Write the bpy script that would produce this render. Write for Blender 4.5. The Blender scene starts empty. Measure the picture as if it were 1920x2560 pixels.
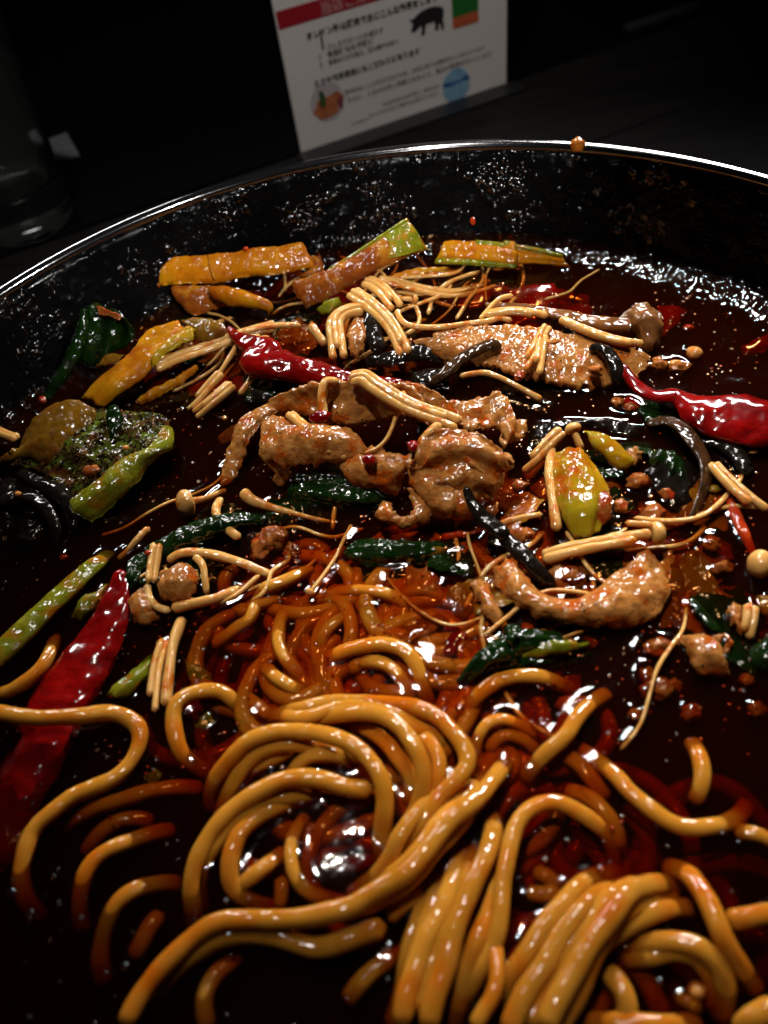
import bpy, math, random
import numpy as np
from mathutils import Vector, Matrix, noise as mnoise

S = bpy.context.scene
COL = S.collection
rng = np.random.default_rng(11)
random.seed(11)
MM = 0.001
PITCH, ROLL, CAMH, FPX = math.radians(50), math.radians(-10), 150.0, 1920.0

# ------------------------------------------------------------------ camera
F_ = np.array([0, math.cos(PITCH), -math.sin(PITCH)])
R0 = np.array([1.0, 0, 0]); U0 = np.cross(R0, F_)
R_ = math.cos(ROLL)*R0 + math.sin(ROLL)*U0
U_ = -math.sin(ROLL)*R0 + math.cos(ROLL)*U0
CAMP = np.array([0, 0, CAMH])
cam_d = bpy.data.cameras.new('camera'); cam = bpy.data.objects.new('camera', cam_d); COL.objects.link(cam)
cam.matrix_world = Matrix(((R_[0], U_[0], -F_[0], 0), (R_[1], U_[1], -F_[1], 0), (R_[2], U_[2], -F_[2], CAMH*MM), (0, 0, 0, 1)))
cam_d.sensor_fit = 'VERTICAL'; cam_d.sensor_height = 36; cam_d.sensor_width = 27; cam_d.lens = 27
cam_d.clip_start = 0.005; cam_d.clip_end = 20
cam_d.dof.use_dof = True; cam_d.dof.focus_distance = 0.212; cam_d.dof.aperture_fstop = 11.5
S.camera = cam

# ------------------------------------------------------------------ world, lamps, exposure
W = bpy.data.worlds.new('World'); S.world = W; W.use_nodes = True
W.node_tree.nodes['Background'].inputs[0].default_value = (0.10, 0.095, 0.09, 1)
W.node_tree.nodes['Background'].inputs[1].default_value = 0.05
S.view_settings.view_transform = 'Standard'; S.view_settings.look = 'None'
S.view_settings.exposure = 0.0; S.view_settings.gamma = 1.0

def aim(o, target):
    d = Vector(target)*MM - o.location
    o.rotation_euler = d.to_track_quat('-Z', 'Y').to_euler()

def lamp(name, kind, loc, target, watts, col=(1, 0.93, 0.84), **kw):
    l = bpy.data.lights.new(name, kind); l.energy = watts; l.color = col
    for k, v in kw.items(): setattr(l, k, v)
    o = bpy.data.objects.new(name, l); COL.objects.link(o); o.location = Vector(loc)*MM; aim(o, target)
    return o
R = math.radians
lamp('ceiling_spot', 'SPOT', (-90, 300, 880), (27, 125, 0), 19.5, spot_size=R(16), spot_blend=1.0, shadow_soft_size=0.016)
lamp('ceiling_spot_far', 'SPOT', (188, 640, 900), (60, 165, 0), 10, spot_size=R(34), spot_blend=1.0, shadow_soft_size=0.055)
lamp('rim_fill', 'AREA', (-360, 1000, 450), (-60, 240, 30), .12, col=(1, 0.97, 0.95), shape='RECTANGLE', size=0.34, size_y=0.10, spread=R(26))  # added low light: draws the left rim line and backlights the drinking glass
lamp('waterline_fill', 'SPOT', (205, 650, 900), (104, 206, 2), 60, col=(1, .97, .95), spot_size=R(8.5), spot_blend=1.0, shadow_soft_size=0.085)  # added narrow beam, only to make the far right waterline sparkle
lamp('room_lamp', 'SPOT', (-165, -500, 640), (36, 250, 23), 42, col=(1, .97, .94), spot_size=R(7.5), spot_blend=1.0, shadow_soft_size=0.02)
lamp('room_lamp', 'SPOT', (395, -360, 690), (-56, 241, 26), 40, col=(1, .97, .94), spot_size=R(6.5), spot_blend=1.0, shadow_soft_size=0.02)
lamp('room_lamp', 'SPOT', (600, -90, 670), (-100, 207, 22), 26, col=(1, .97, .94), spot_size=R(6.5), spot_blend=1.0, shadow_soft_size=0.02)
lamp('rim_fill', 'AREA', (470, 960, 500), (90, 215, 30), .34, col=(1, 0.97, 0.95), shape='RECTANGLE', size=0.34, size_y=0.10, spread=R(24))  # unseen low light, aimed to brighten the right side of the rim
lamp('card_fill', 'SPOT', (-60, 60, 800), (-25, 465, 40), 17, col=(1, 0.95, 0.9), spot_size=R(36), spot_blend=0.8, shadow_soft_size=0.03)  # added light that lifts the card and the glass out of the dark

cy = S.cycles
cy.max_bounces = 8; cy.transparent_max_bounces = 32; cy.diffuse_bounces = 3; cy.glossy_bounces = 3
cy.transmission_bounces = 6; cy.volume_bounces = 0
cy.caustics_reflective = False; cy.caustics_refractive = False
cy.use_denoising = True; cy.use_adaptive_sampling = False; cy.sample_clamp_indirect = 2.0

# ------------------------------------------------------------------ helpers: photo point -> place in the scene
CR = {'A': (0, 500, .42194), 'B': (600, 500, .42194), 'C': (1220, 500, .42194), 'D': (0, 1100, .42194),
      'E': (600, 1100, .42194), 'F': (1220, 1100, .42194), 'G': (0, 1760, .48222), 'H': (560, 1760, .48222),
      'I': (1120, 1760, .48222), 'W': (0, 0, 1.0)}

def ray(x, y):
    d = ((x-960)/FPX)*R_ - ((y-1280)/FPX)*U_ + F_
    return d

def P(x, y, z):
    d = ray(x, y)
    return CAMP + d*((z-CAMH)/d[2])

def pp(s):
    """'A x,y,z x,y ...' : crop letter, photo points, heights in mm above the broth (heights left out are interpolated)."""
    q, zi, zv = [], [], []; c = CR['W']
    for t in s.split():
        if t in CR: c = CR[t]; continue
        v = [float(k) for k in t.split(',')]
        if len(v) > 2: zi.append(len(q)); zv.append(v[2])
        q.append((c[0]+v[0]*c[2], c[1]+v[1]*c[2]))
    z = np.interp(np.arange(len(q)), zi, zv) if zi else np.zeros(len(q))
    z = z-.75*np.clip((5-z)/3, 0, 1)          # the food floats deep
    return np.array([P(x, y, h) for (x, y), h in zip(q, z)])

def spline(pts, step=None, n=None):
    """Catmull-Rom (centripetal) through pts; returns resampled points and parameter in 0..1."""
    pts = np.asarray(pts, float)
    if len(pts) == 2:
        dense = pts[0] + (pts[1]-pts[0])*np.linspace(0, 1, 40)[:, None]; par = np.linspace(0, 1, 40)
    else:
        q = np.vstack([2*pts[0]-pts[1], pts, 2*pts[-1]-pts[-2]])
        k = np.zeros(len(q))
        for i in range(1, len(q)): k[i] = k[i-1] + max(1e-4, np.linalg.norm(q[i]-q[i-1]))**0.5
        dense, par = [], []
        m = len(pts)-1
        for i in range(1, len(q)-2):
            t = np.linspace(k[i], k[i+1], 14, endpoint=(i == len(q)-3))[:, None]
            A1 = (k[i]-t)/(k[i]-k[i-1])*q[i-1] + (t-k[i-1])/(k[i]-k[i-1])*q[i]
            A2 = (k[i+1]-t)/(k[i+1]-k[i])*q[i] + (t-k[i])/(k[i+1]-k[i])*q[i+1]
            A3 = (k[i+2]-t)/(k[i+2]-k[i+1])*q[i+1] + (t-k[i+1])/(k[i+2]-k[i+1])*q[i+2]
            B1 = (k[i+1]-t)/(k[i+1]-k[i-1])*A1 + (t-k[i-1])/(k[i+1]-k[i-1])*A2
            B2 = (k[i+2]-t)/(k[i+2]-k[i])*A2 + (t-k[i])/(k[i+2]-k[i])*A3
            dense.append((k[i+1]-t)/(k[i+1]-k[i])*B1 + (t-k[i])/(k[i+1]-k[i])*B2)
            par.append((i-1 + (t[:, 0]-k[i])/(k[i+1]-k[i]))/m)
        dense = np.vstack(dense); par = np.concatenate(par)
    L = np.concatenate([[0], np.cumsum(np.linalg.norm(np.diff(dense, axis=0), axis=1))])
    if n is None: n = max(6, int(L[-1]/step)+1)
    s = np.linspace(0, L[-1], n)
    return np.stack([np.interp(s, L, dense[:, j]) for j in range(3)], 1), np.interp(s, L, par)

WATERLINE = []        # food points near the broth surface (they draw the broth up a little)
USED = set()

def mesh(name, v, f, mat, parent=None, smooth=True, origin=None, label=None, cat=None, group=None, kind=None, food=True, mats=None, mi=None):
    v = np.asarray(v, float)
    if food:
        near = v[np.abs(v[:, 2]) < 0.8]
        if len(near): WATERLINE.append(near[:, :2])
    if origin is None:
        origin = np.array([v[:, 0].mean(), v[:, 1].mean(), v[:, 2].min()]) if parent is None else np.asarray(parent['o_'])
    me = bpy.data.meshes.new(name)
    me.from_pydata(((v-origin)*MM).tolist(), [], [list(map(int, q)) for q in f])
    for m in (mats or [mat]): me.materials.append(m)
    if mi is not None: me.polygons.foreach_set('material_index', np.asarray(mi, dtype=np.int32))
    if smooth: me.polygons.foreach_set('use_smooth', [True]*len(me.polygons))
    me.update()
    o = bpy.data.objects.new(name, me); COL.objects.link(o)
    if parent is None: o.location = Vector(origin)*MM
    else: o.parent = parent
    o['o_'] = [float(q) for q in origin]
    tag(o, label, cat, group, kind)
    return o

def tag(o, label=None, cat=None, group=None, kind=None):
    if label: o['label'] = label
    if cat: o['category'] = cat
    if group: o['group'] = group
    if kind: o['kind'] = kind
    return o

def empty(name, origin, label, cat, group=None):
    o = bpy.data.objects.new(name, None); COL.objects.link(o); o.location = Vector(origin)*MM
    o.empty_display_size = 0.004; o['o_'] = [float(q) for q in origin]
    return tag(o, label, cat, group)

def frames(p):
    t = np.gradient(p, axis=0); t /= np.linalg.norm(t, axis=1)[:, None]+1e-9
    s = np.cross(t, [0, 0, 1.0]); ln = np.linalg.norm(s, axis=1)
    for i in range(len(s)):
        if ln[i] < 0.25: s[i] = s[i-1] if i else np.array([1.0, 0, 0])
        else: s[i] /= ln[i]
        if i and s[i] @ s[i-1] < 0: s[i] = -s[i]
    s -= (s*t).sum(1)[:, None]*t; s /= np.linalg.norm(s, axis=1)[:, None]
    return t, s, np.cross(s, t)

def tube_geo(pts, rad, nseg=12, step=1.0, w=1.0, h=1.0, expo=2.0, cap='round', wob=0.05, ribs=None, seed=0, twist=0.0):
    p, par = spline(pts, step)
    rad = np.atleast_1d(np.asarray(rad, float))
    r = np.interp(par, np.linspace(0, 1, len(rad)), rad) if len(rad) > 1 else np.full(len(p), rad[0])
    t, s, u = frames(p)
    wr = np.array([mnoise.noise(Vector((i*0.23*step, seed*7.3, 0.5))) for i in range(len(p))])
    r = r*(1+wob*wr*2)
    if cap == 'round':
        k = np.concatenate([[0]+list(np.cumsum(np.linalg.norm(np.diff(p, axis=0), axis=1)))])
        d = np.minimum(k, k[-1]-k); rr = np.maximum(r, 1e-6)
        r = r*np.sqrt(np.clip(1-np.clip(1-d/rr, 0, 1)**2, 0.02, 1))
    a = np.linspace(0, 2*math.pi, nseg, endpoint=False)
    ca, sa = np.cos(a), np.sin(a)
    sx = np.sign(ca)*np.abs(ca)**(2/expo)*w; sy = np.sign(sa)*np.abs(sa)**(2/expo)*h
    if ribs: g = 1+ribs[1]*np.cos(ribs[0]*a+0.7); sx = sx*g; sy = sy*g
    v = []
    for i in range(len(p)):
        th = twist*par[i]
        c, q = math.cos(th), math.sin(th)
        xs = sx*c-sy*q; ys = sx*q+sy*c
        v.append(p[i] + r[i]*(xs[:, None]*s[i] + ys[:, None]*u[i]))
    v = np.vstack(v); n = len(p)
    f = [[i*nseg+j, i*nseg+(j+1) % nseg, (i+1)*nseg+(j+1) % nseg, (i+1)*nseg+j] for i in range(n-1) for j in range(nseg)]
    f.append(list(range(nseg))[::-1]); f.append([(n-1)*nseg+j for j in range(nseg)])
    return v, f

def smoothstep(x): x = np.clip(x, 0, 1); return x*x*(3-2*x)

def sheet_geo(rows, thick=1.5, du=0.7, noise=((0.4, 3.0), (0.12, 1.0)), bulge=0.0, ribs=None, ragged=0.5, edge=1.2, seed=0, wave=None):
    """A slab whose upper face passes through the rows of points; closed, with rounded uneven edges."""
    R = [pp(r) if isinstance(r, str) else r for r in rows]
    Lu = max(np.linalg.norm(np.diff(r, axis=0), axis=1).sum() for r in R)
    nu = int(np.clip(Lu/du, 14, 130))
    RR = np.array([spline(r, n=nu)[0] for r in R])
    Lv = max(np.linalg.norm(np.diff(RR[:, i], axis=0), axis=1).sum() for i in range(0, nu, max(1, nu//8)))
    nv = int(np.clip(Lv/du, 10, 100))
    T = np.zeros((nv, nu, 3))
    for i in range(nu): T[:, i] = spline(RR[:, i], n=nv)[0]
    def normals(T):
        a = np.gradient(T, axis=1); b = np.gradient(T, axis=0)
        n = np.cross(a, b); n /= np.linalg.norm(n, axis=2)[..., None]+1e-9
        return n
    N = normals(T)
    if ((CAMP-T)*N).sum(2).mean() < 0: N = -N
    sgn = 1 if (np.cross(np.gradient(T, axis=1), np.gradient(T, axis=0))*N).sum() > 0 else -1
    U, V = np.meshgrid(np.linspace(0, 1, nu), np.linspace(0, 1, nv))
    disp = bulge*np.sin(math.pi*np.clip(V, 0, 1))**0.8*np.sin(math.pi*np.clip(U, 0, 1))**0.35
    if ribs: disp = disp + ribs[1]*np.cos(2*math.pi*ribs[0]*V + 1.2*np.sin(3*U+seed))
    if wave: disp = disp + wave[1]*np.sin(2*math.pi*(wave[0]*U+0.4*V)+seed)
    off = Vector((seed*17.13, seed*5.7, seed*3.1))
    for amp, sc in noise:
        for j in range(nv):
            for i in range(nu):
                disp[j, i] += amp*mnoise.noise(Vector(T[j, i])/sc+off)
    # ragged outline: move points sideways near the border
    if ragged:
        a = np.gradient(T, axis=1); b = np.gradient(T, axis=0)
        a /= np.linalg.norm(a, axis=2)[..., None]+1e-9; b /= np.linalg.norm(b, axis=2)[..., None]+1e-9
        wv = np.exp(-np.minimum(V, 1-V)*Lv/2.5)*np.sign(V-.5); wu = np.exp(-np.minimum(U, 1-U)*Lu/2.5)*np.sign(U-.5)
        for j in range(nv):
            for i in range(nu):
                q = Vector(T[j, i])
                k = ragged*(mnoise.noise(q/2.2+off)+0.6*mnoise.noise(q/0.9-off))
                T[j, i] += k*(wv[j, i]*b[j, i]+wu[j, i]*a[j, i])
    d = np.minimum(np.minimum(V, 1-V)*Lv, np.minimum(U, 1-U)*Lu)
    x = np.clip(d/edge, 0, 1); prof = np.sqrt(np.clip(1-(1-x)**2, 0, 1))
    top = T + N*(disp*np.clip(d/0.8, 0.25, 1) - 0.5*thick*(1-prof))[..., None]
    bot = T + N*(disp*0.6 - thick*0.5 - 0.5*thick*prof)[..., None]
    n = nv*nu; v = np.vstack([top.reshape(-1, 3), bot.reshape(-1, 3)])
    f = []
    for j in range(nv-1):
        for i in range(nu-1):
            q = [j*nu+i, j*nu+i+1, (j+1)*nu+i+1, (j+1)*nu+i]
            if sgn < 0: q = q[::-1]
            f.append(q); f.append([k+n for k in q[::-1]])
    ring = [(0, i) for i in range(nu-1)]+[(j, nu-1) for j in range(nv-1)]+[(nv-1, i) for i in range(nu-1, 0, -1)]+[(j, 0) for j in range(nv-1, 0, -1)]
    for k in range(len(ring)):
        a0 = ring[k]; b0 = ring[(k+1) % len(ring)]
        q = [a0[0]*nu+a0[1], a0[0]*nu+a0[1]+n, b0[0]*nu+b0[1]+n, b0[0]*nu+b0[1]]
        f.append(q if sgn > 0 else q[::-1])
    return v, f

def ico(sub=2):
    import bmesh
    bm = bmesh.new(); bmesh.ops.create_icosphere(bm, subdivisions=sub, radius=1)
    v = np.array([p.co[:] for p in bm.verts]); f = [[q.index for q in fc.verts] for fc in bm.faces]; bm.free()
    return v, f
ICO1, ICO2, ICO3, ICO4 = ico(1), ico(2), ico(3), ico(4)

def lump_geo(c, size, seed, rough=0.35, base=ICO4, freq=1.4):
    v, f = base; v = v.copy(); out = []
    for p in v:
        q = Vector(p)*freq+Vector((seed*3.7, seed*1.9, seed*5.3))
        k = 1+rough*mnoise.noise(q)+0.45*rough*mnoise.noise(q*2.3)+0.22*rough*mnoise.noise(q*5)
        out.append(p*k)
    return np.array(out)*np.asarray(size, float)+np.asarray(c), f

def lathe(prof, c, n=160, closed=False):
    a = np.linspace(0, 2*math.pi, n, endpoint=False)
    v = np.array([[c[0]+r*math.cos(t), c[1]+r*math.sin(t), z] for r, z in prof for t in a]); m = len(prof)
    f = [[i*n+j, i*n+(j+1) % n, (i+1)*n+(j+1) % n, (i+1)*n+j] for i in range(m-1) for j in range(n)]
    if closed: f += [[(m-1)*n+j, (m-1)*n+(j+1) % n, (j+1) % n, j] for j in range(n)]
    return v, f

# ------------------------------------------------------------------ materials
class NT:
    def __init__(s, name):
        s.m = bpy.data.materials.new(name); s.m.use_nodes = True; s.t = s.m.node_tree; s.t.nodes.clear()
        s.out = s.n('ShaderNodeOutputMaterial')
    def n(s, typ, **kw):
        q = s.t.nodes.new(typ)
        for k, v in kw.items(): setattr(q, k, v)
        return q
    def l(s, a, b): s.t.links.new(a, b)
    def val(s, node, **kw):
        for k, v in kw.items(): node.inputs[k.replace('_', ' ')].default_value = v
    def coord(s):
        tc = s.n('ShaderNodeTexCoord'); oi = s.n('ShaderNodeObjectInfo')
        mu = s.n('ShaderNodeVectorMath', operation='SCALE'); mu.inputs[0].default_value = (1.7, 2.3, 0.9); s.l(oi.outputs['Random'], mu.inputs['Scale'])
        ad = s.n('ShaderNodeVectorMath', operation='ADD'); s.l(tc.outputs['Object'], ad.inputs[0]); s.l(mu.outputs[0], ad.inputs[1])
        s.rand = oi.outputs['Random']
        return ad.outputs[0]
    def noise(s, vec, mm, detail=2.0, rough=0.5, stretch=None):
        if stretch:
            mp = s.n('ShaderNodeMapping'); mp.inputs['Scale'].default_value = stretch; s.l(vec, mp.inputs['Vector']); vec = mp.outputs[0]
        q = s.n('ShaderNodeTexNoise'); s.l(vec, q.inputs['Vector']); q.inputs['Scale'].default_value = 1000.0/mm
        q.inputs['Detail'].default_value = detail; q.inputs['Roughness'].default_value = rough
        return q.outputs['Fac']
    def ramp(s, fac, stops):
        q = s.n('ShaderNodeValToRGB'); s.l(fac, q.inputs[0]); e = q.color_ramp.elements
        while len(e) < len(stops): e.new(0.5)
        for i, (p, c) in enumerate(stops): e[i].position = p; e[i].color = (*c, 1) if len(c) == 3 else c
        return q.outputs[0]
    def mix(s, fac, a, b):
        q = s.n('ShaderNodeMix', data_type='RGBA')
        if hasattr(fac, 'default_value') or hasattr(fac, 'is_linked'): s.l(fac, q.inputs[0])
        else: q.inputs[0].default_value = fac
        for i, c in ((6, a), (7, b)):
            if isinstance(c, tuple): q.inputs[i].default_value = (*c, 1)
            else: s.l(c, q.inputs[i])
        return q.outputs[2]
    def bump(s, h, dist_mm, strength=1.0, prev=None):
        q = s.n('ShaderNodeBump'); q.inputs['Distance'].default_value = dist_mm*MM; q.inputs['Strength'].default_value = strength
        s.l(h, q.inputs['Height'])
        if prev is not None: s.l(prev, q.inputs['Normal'])
        return q.outputs[0]

def wet(name, stops, csize=5.0, stain=None, stain_size=7.0, stain_at=(0.52, 0.66), bumps=((0.8, 0.10),), glint=(1.1, 0.16), rough=0.42,
        coat=0.8, sss=0.25, specks=None, stretch=None, vary=0.12, ssr=1.0, coat_r=0.145):
    """Food with a wet film: uneven colour, sauce stains, fine relief, and a bumpy clear coat that glints."""
    t = NT(name); vec = t.coord()
    c = t.ramp(t.noise(vec, csize, 4, 0.6, stretch), stops)
    if stain: c = t.mix(t.ramp(t.noise(vec, stain_size, 3, 0.6), [(stain_at[0], (0, 0, 0)), (stain_at[1], (1, 1, 1))]), c, stain)
    if specks: c = t.mix(t.ramp(t.noise(vec, specks[1], 1, 0.5), [(specks[2], (0, 0, 0)), (specks[2]+.03, (1, 1, 1))]), c, specks[0])
    hs = t.n('ShaderNodeHueSaturation'); t.l(c, hs.inputs['Color'])
    mr = t.n('ShaderNodeMapRange'); t.l(t.rand, mr.inputs[0]); mr.inputs[3].default_value = 1-vary; mr.inputs[4].default_value = 1+vary
    t.l(mr.outputs[0], hs.inputs['Value'])
    b = t.n('ShaderNodeBsdfPrincipled'); t.l(hs.outputs[0], b.inputs['Base Color'])
    b.inputs['Specular IOR Level'].default_value = 0.0
    t.val(b, Roughness=rough, Coat_Weight=coat, Coat_Roughness=coat_r, Coat_IOR=1.6, Subsurface_Weight=sss, Subsurface_Scale=ssr*MM)
    b.inputs['Coat Tint'].default_value = (1, .80, .52, 1)
    b.inputs['Subsurface Radius'].default_value = (2.0, 0.9, 0.35)
    nm = None
    for mm, am in bumps: nm = t.bump(t.noise(vec, mm, 3, 0.6, stretch), am*mm, 1.0, nm)
    if nm is not None: t.l(nm, b.inputs['Normal'])
    g = t.bump(t.noise(vec, glint[0]*2.5, 0.4, 0.5), 3.2*glint[1]*glint[0]*2.5, 1.0)
    t.l(g, b.inputs['Coat Normal'])
    t.l(b.outputs[0], t.out.inputs[0])
    return t.m

M = {}
M['noodle'] = wet('noodle_dough', [(.3, (.45, .195, .016)), (.7, (.58, .285, .040))], 12, stain=(.50, .13, .004), stain_size=16, stain_at=(.50, .68), coat=.6, coat_r=.11, bumps=((0.5, .02),), glint=(1.0, .06), rough=.5, sss=.35, vary=.10, ssr=1.2)
M['enoki'] = wet('enoki_flesh', [(.3, (.64, .37, .12)), (.7, (.74, .52, .23))], 5, stain=(.55, .15, .008), stain_size=6, stain_at=(.54, .68), bumps=((0.7, .05),), glint=(1.0, .12), sss=.3, vary=.08)
M['meat'] = wet('pork', [(.25, (.20, .068, .018)), (.5, (.40, .19, .058)), (.75, (.55, .31, .13))], 4.0, stain=(.38, .08, .005), stain_size=5, stain_at=(.50, .64), bumps=((2.2, .22), (0.8, .30)), glint=(0.8, .16), rough=.5, sss=.1, specks=((.02, .015, .01), 1.6, .73))
M['mince'] = wet('mince', [(.3, (.16, .035, .008)), (.7, (.42, .17, .045))], 3, stain=(.28, .025, .005), stain_size=5, bumps=((1.5, .16), (0.6, .14)), glint=(0.9, .24), sss=.25)
M['leek'] = wet('leek', [(.25, (.34, .085, .004)), (.5, (.50, .21, .006)), (.78, (.50, .34, .012))], 14, stain=(.30, .05, .008), stain_size=8, stain_at=(.52, .75), bumps=((1.0, .07),), glint=(1.0, .20), sss=.3, stretch=(1, 1, 1))
M['leekgreen'] = wet('leek_green', [(.3, (.09, .13, .008)), (.7, (.24, .28, .018))], 5, stain=(.35, .14, .012), stain_size=6, bumps=((1.0, .07),), glint=(1.0, .2), sss=.25)
M['leekbrown'] = wet('leek_brown', [(.3, (.16, .035, .008)), (.7, (.36, .12, .015))], 6, stain=(.40, .20, .02), stain_size=6, bumps=((1.0, .08),), glint=(1.0, .24), sss=.3)
M['stem'] = wet('cabbage_stem', [(.28, (.10, .115, .006)), (.55, (.20, .245, .016)), (.8, (.36, .40, .06))], 5, stain=(.30, .13, .004), stain_size=6, bumps=((2.0, .10), (0.9, .10)), glint=(1.0, .2), sss=.3)
M['bok'] = wet('cabbage_heart', [(.25, (.40, .12, .004)), (.5, (.36, .25, .008)), (.75, (.30, .33, .02))], 8, stain=(.40, .08, .004), stain_size=9, stain_at=(.55, .7), bumps=((1.1, .12),), glint=(1.1, .22), sss=.3)
M['leaf'] = wet('dark_leaf', [(.3, (.002, .008, .0015)), (.6, (.005, .027, .0035)), (.82, (.028, .085, .008))], 6, stain=(.008, .014, .006), stain_size=6, bumps=((1.2, .12),), glint=(1.0, .2), rough=.35, sss=.05)
M['spiceleaf'] = wet('spiced_leaf', [(.25, (.03, .03, .006)), (.5, (.06, .09, .010)), (.75, (.12, .19, .022))], 6, stain=(.10, .035, .012), stain_size=5, stain_at=(.46, .6), bumps=((1.4, .2),), glint=(1.0, .13), rough=.5, sss=.1, coat=.5, specks=((.012, .01, .006), 1.8, .56))
M['olive'] = wet('wilted_leaf', [(.3, (.10, .055, .008)), (.6, (.24, .13, .012)), (.85, (.38, .24, .015))], 12, stain=(.14, .045, .008), stain_size=9, bumps=((1.2, .1),), glint=(1.0, .22), sss=.2)
M['chili'] = wet('chili_skin', [(.3, (.09, .0012, .002)), (.6, (.25, .003, .0035)), (.85, (.42, .012, .006))], 11, bumps=((7.0, .20),), glint=(2.2, .05), rough=.5, coat=1.0, sss=.15, coat_r=.12)
M['fungus'] = wet('wood_ear', [(.3, (.004, .0035, .003)), (.7, (.012, .009, .008))], 4, bumps=((1.4, .08),), glint=(1.1, .12), rough=.35, sss=0, coat=.7)
M['fungusbrown'] = wet('wood_ear_brown', [(.3, (.020, .010, .005)), (.7, (.065, .033, .016))], 5, bumps=((1.2, .07),), glint=(1.1, .12), rough=.35, sss=.1, coat=.8)
M['onion'] = wet('braised_onion', [(.3, (.09, .035, .012)), (.7, (.24, .12, .05))], 9, bumps=((1.4, .06),), glint=(1.3, .12), sss=.3)
M['seed'] = wet('seed', [(.3, (.55, .22, .05)), (.7, (.65, .36, .12))], 2, bumps=((.6, .08),), glint=(.8, .12), sss=.3)
M['chiliflake'] = wet('chili_flake', [(.3, (.30, .02, .006)), (.7, (.45, .06, .01))], 2, bumps=((.7, .1),), glint=(.8, .2), sss=.15)

def clear(name, tint, rough, film=None, bumps=(), strength=1.0, ior=1.42):
    """Clear liquid surface: lets light straight through, mirrors by Fresnel."""
    t = NT(name); tc = t.n('ShaderNodeTexCoord'); vec = tc.outputs['Object']
    nm = None
    for mm, am in bumps: nm = t.bump(t.noise(vec, mm, 2, .5), am*mm, strength, nm)
    tr = t.n('ShaderNodeBsdfTransparent'); tr.inputs[0].default_value = (*tint, 1)
    if film:
        t.l(t.mix(t.ramp(t.noise(vec, film[1], 4, .6), [(.45, (0, 0, 0)), (.6, (1, 1, 1))]), tint, film[0]), tr.inputs[0])
    gl = t.n('ShaderNodeBsdfGlossy'); gl.inputs['Roughness'].default_value = rough
    fr = t.n('ShaderNodeFresnel'); fr.inputs[0].default_value = ior
    if nm is not None: t.l(nm, gl.inputs['Normal']); t.l(nm, fr.inputs['Normal'])
    mx = t.n('ShaderNodeMixShader'); t.l(fr.outputs[0], mx.inputs[0]); t.l(tr.outputs[0], mx.inputs[1]); t.l(gl.outputs[0], mx.inputs[2])
    t.l(mx.outputs[0], t.out.inputs[0])
    return t
bt = clear('broth', (1, .97, .93), .05, film=((1, .80, .62), 9.0), bumps=((7.0, .010), (2.4, .020)))
# a rim of froth: the surface is much rougher within a finger's breadth of the wall
def froth(t):
    tc = t.n('ShaderNodeTexCoord'); sp = t.n('ShaderNodeVectorMath', operation='MULTIPLY'); sp.inputs[1].default_value = (1, 1, 0)
    t.l(tc.outputs['Object'], sp.inputs[0]); ln = t.n('ShaderNodeVectorMath', operation='LENGTH'); t.l(sp.outputs[0], ln.inputs[0])
    mr = t.n('ShaderNodeMapRange', interpolation_type='SMOOTHSTEP'); t.l(ln.outputs['Value'], mr.inputs[0]); mr.inputs[1].default_value = .119; mr.inputs[2].default_value = .129
    mk = t.n('ShaderNodeMath', operation='MULTIPLY'); t.l(t.noise(tc.outputs['Object'], 2.8, .6, .5), mk.inputs[0]); t.l(mr.outputs[0], mk.inputs[1])
    old = [l for l in t.t.links if l.to_socket.name == 'Normal']
    prev = old[-1].from_socket
    nm = t.bump(mk.outputs[0], .85, 1.0, prev)
    for nd in t.t.nodes:
        if nd.type in ('BSDF_GLOSSY', 'FRESNEL'): t.l(nm, nd.inputs['Normal'])
froth(bt)
va = bt.n('ShaderNodeVolumeAbsorption'); va.inputs['Color'].default_value = (.865, .555, .08, 1); va.inputs['Density'].default_value = 760
vs = bt.n('ShaderNodeVolumeScatter'); vs.inputs['Color'].default_value = (.96, .38, .10, 1); vs.inputs['Density'].default_value = 11
av = bt.n('ShaderNodeAddShader'); bt.l(va.outputs[0], av.inputs[0]); bt.l(vs.outputs[0], av.inputs[1]); bt.l(av.outputs[0], bt.out.inputs['Volume'])
M['broth'] = bt.m
M['oil'] = clear('oil_drop', (1, .62, .36), .16, ior=1.8).m
M['grease'] = clear('grease_drop', (1, .97, .92), .17, ior=1.75).m

def bowl_mat():
    t = NT('black_lacquer'); tc = t.n('ShaderNodeTexCoord'); vec = tc.outputs['Object']
    b = t.n('ShaderNodeBsdfPrincipled'); t.val(b, Roughness=.22, Coat_Weight=0, Coat_Roughness=.06); b.inputs['Specular IOR Level'].default_value = .06
    t.l(t.ramp(t.noise(vec, 30, 5, .6), [(.3, (.0012, .0013, .0014)), (.8, (.003, .003, .003))]), b.inputs['Base Color'])
    t.l(t.ramp(t.noise(vec, 14, 6, .65), [(.42, (.07, .07, .07)), (.62, (.30, .30, .30))]), b.inputs['Roughness'])
    mk = t.n('ShaderNodeMath', operation='MULTIPLY'); t.l(t.noise(vec, 3.6, 1.5, .5), mk.inputs[0])
    t.l(t.ramp(t.noise(vec, 22, 3, .6), [(.45, (.06, .06, .06)), (.60, (1, 1, 1))]), mk.inputs[1])
    n2 = t.bump(mk.outputs[0], 1.6, 1.0)
    t.l(n2, b.inputs['Normal']); t.l(n2, b.inputs['Coat Normal']); t.l(b.outputs[0], t.out.inputs[0])
    return t.m
M['bowl'] = bowl_mat()

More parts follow.
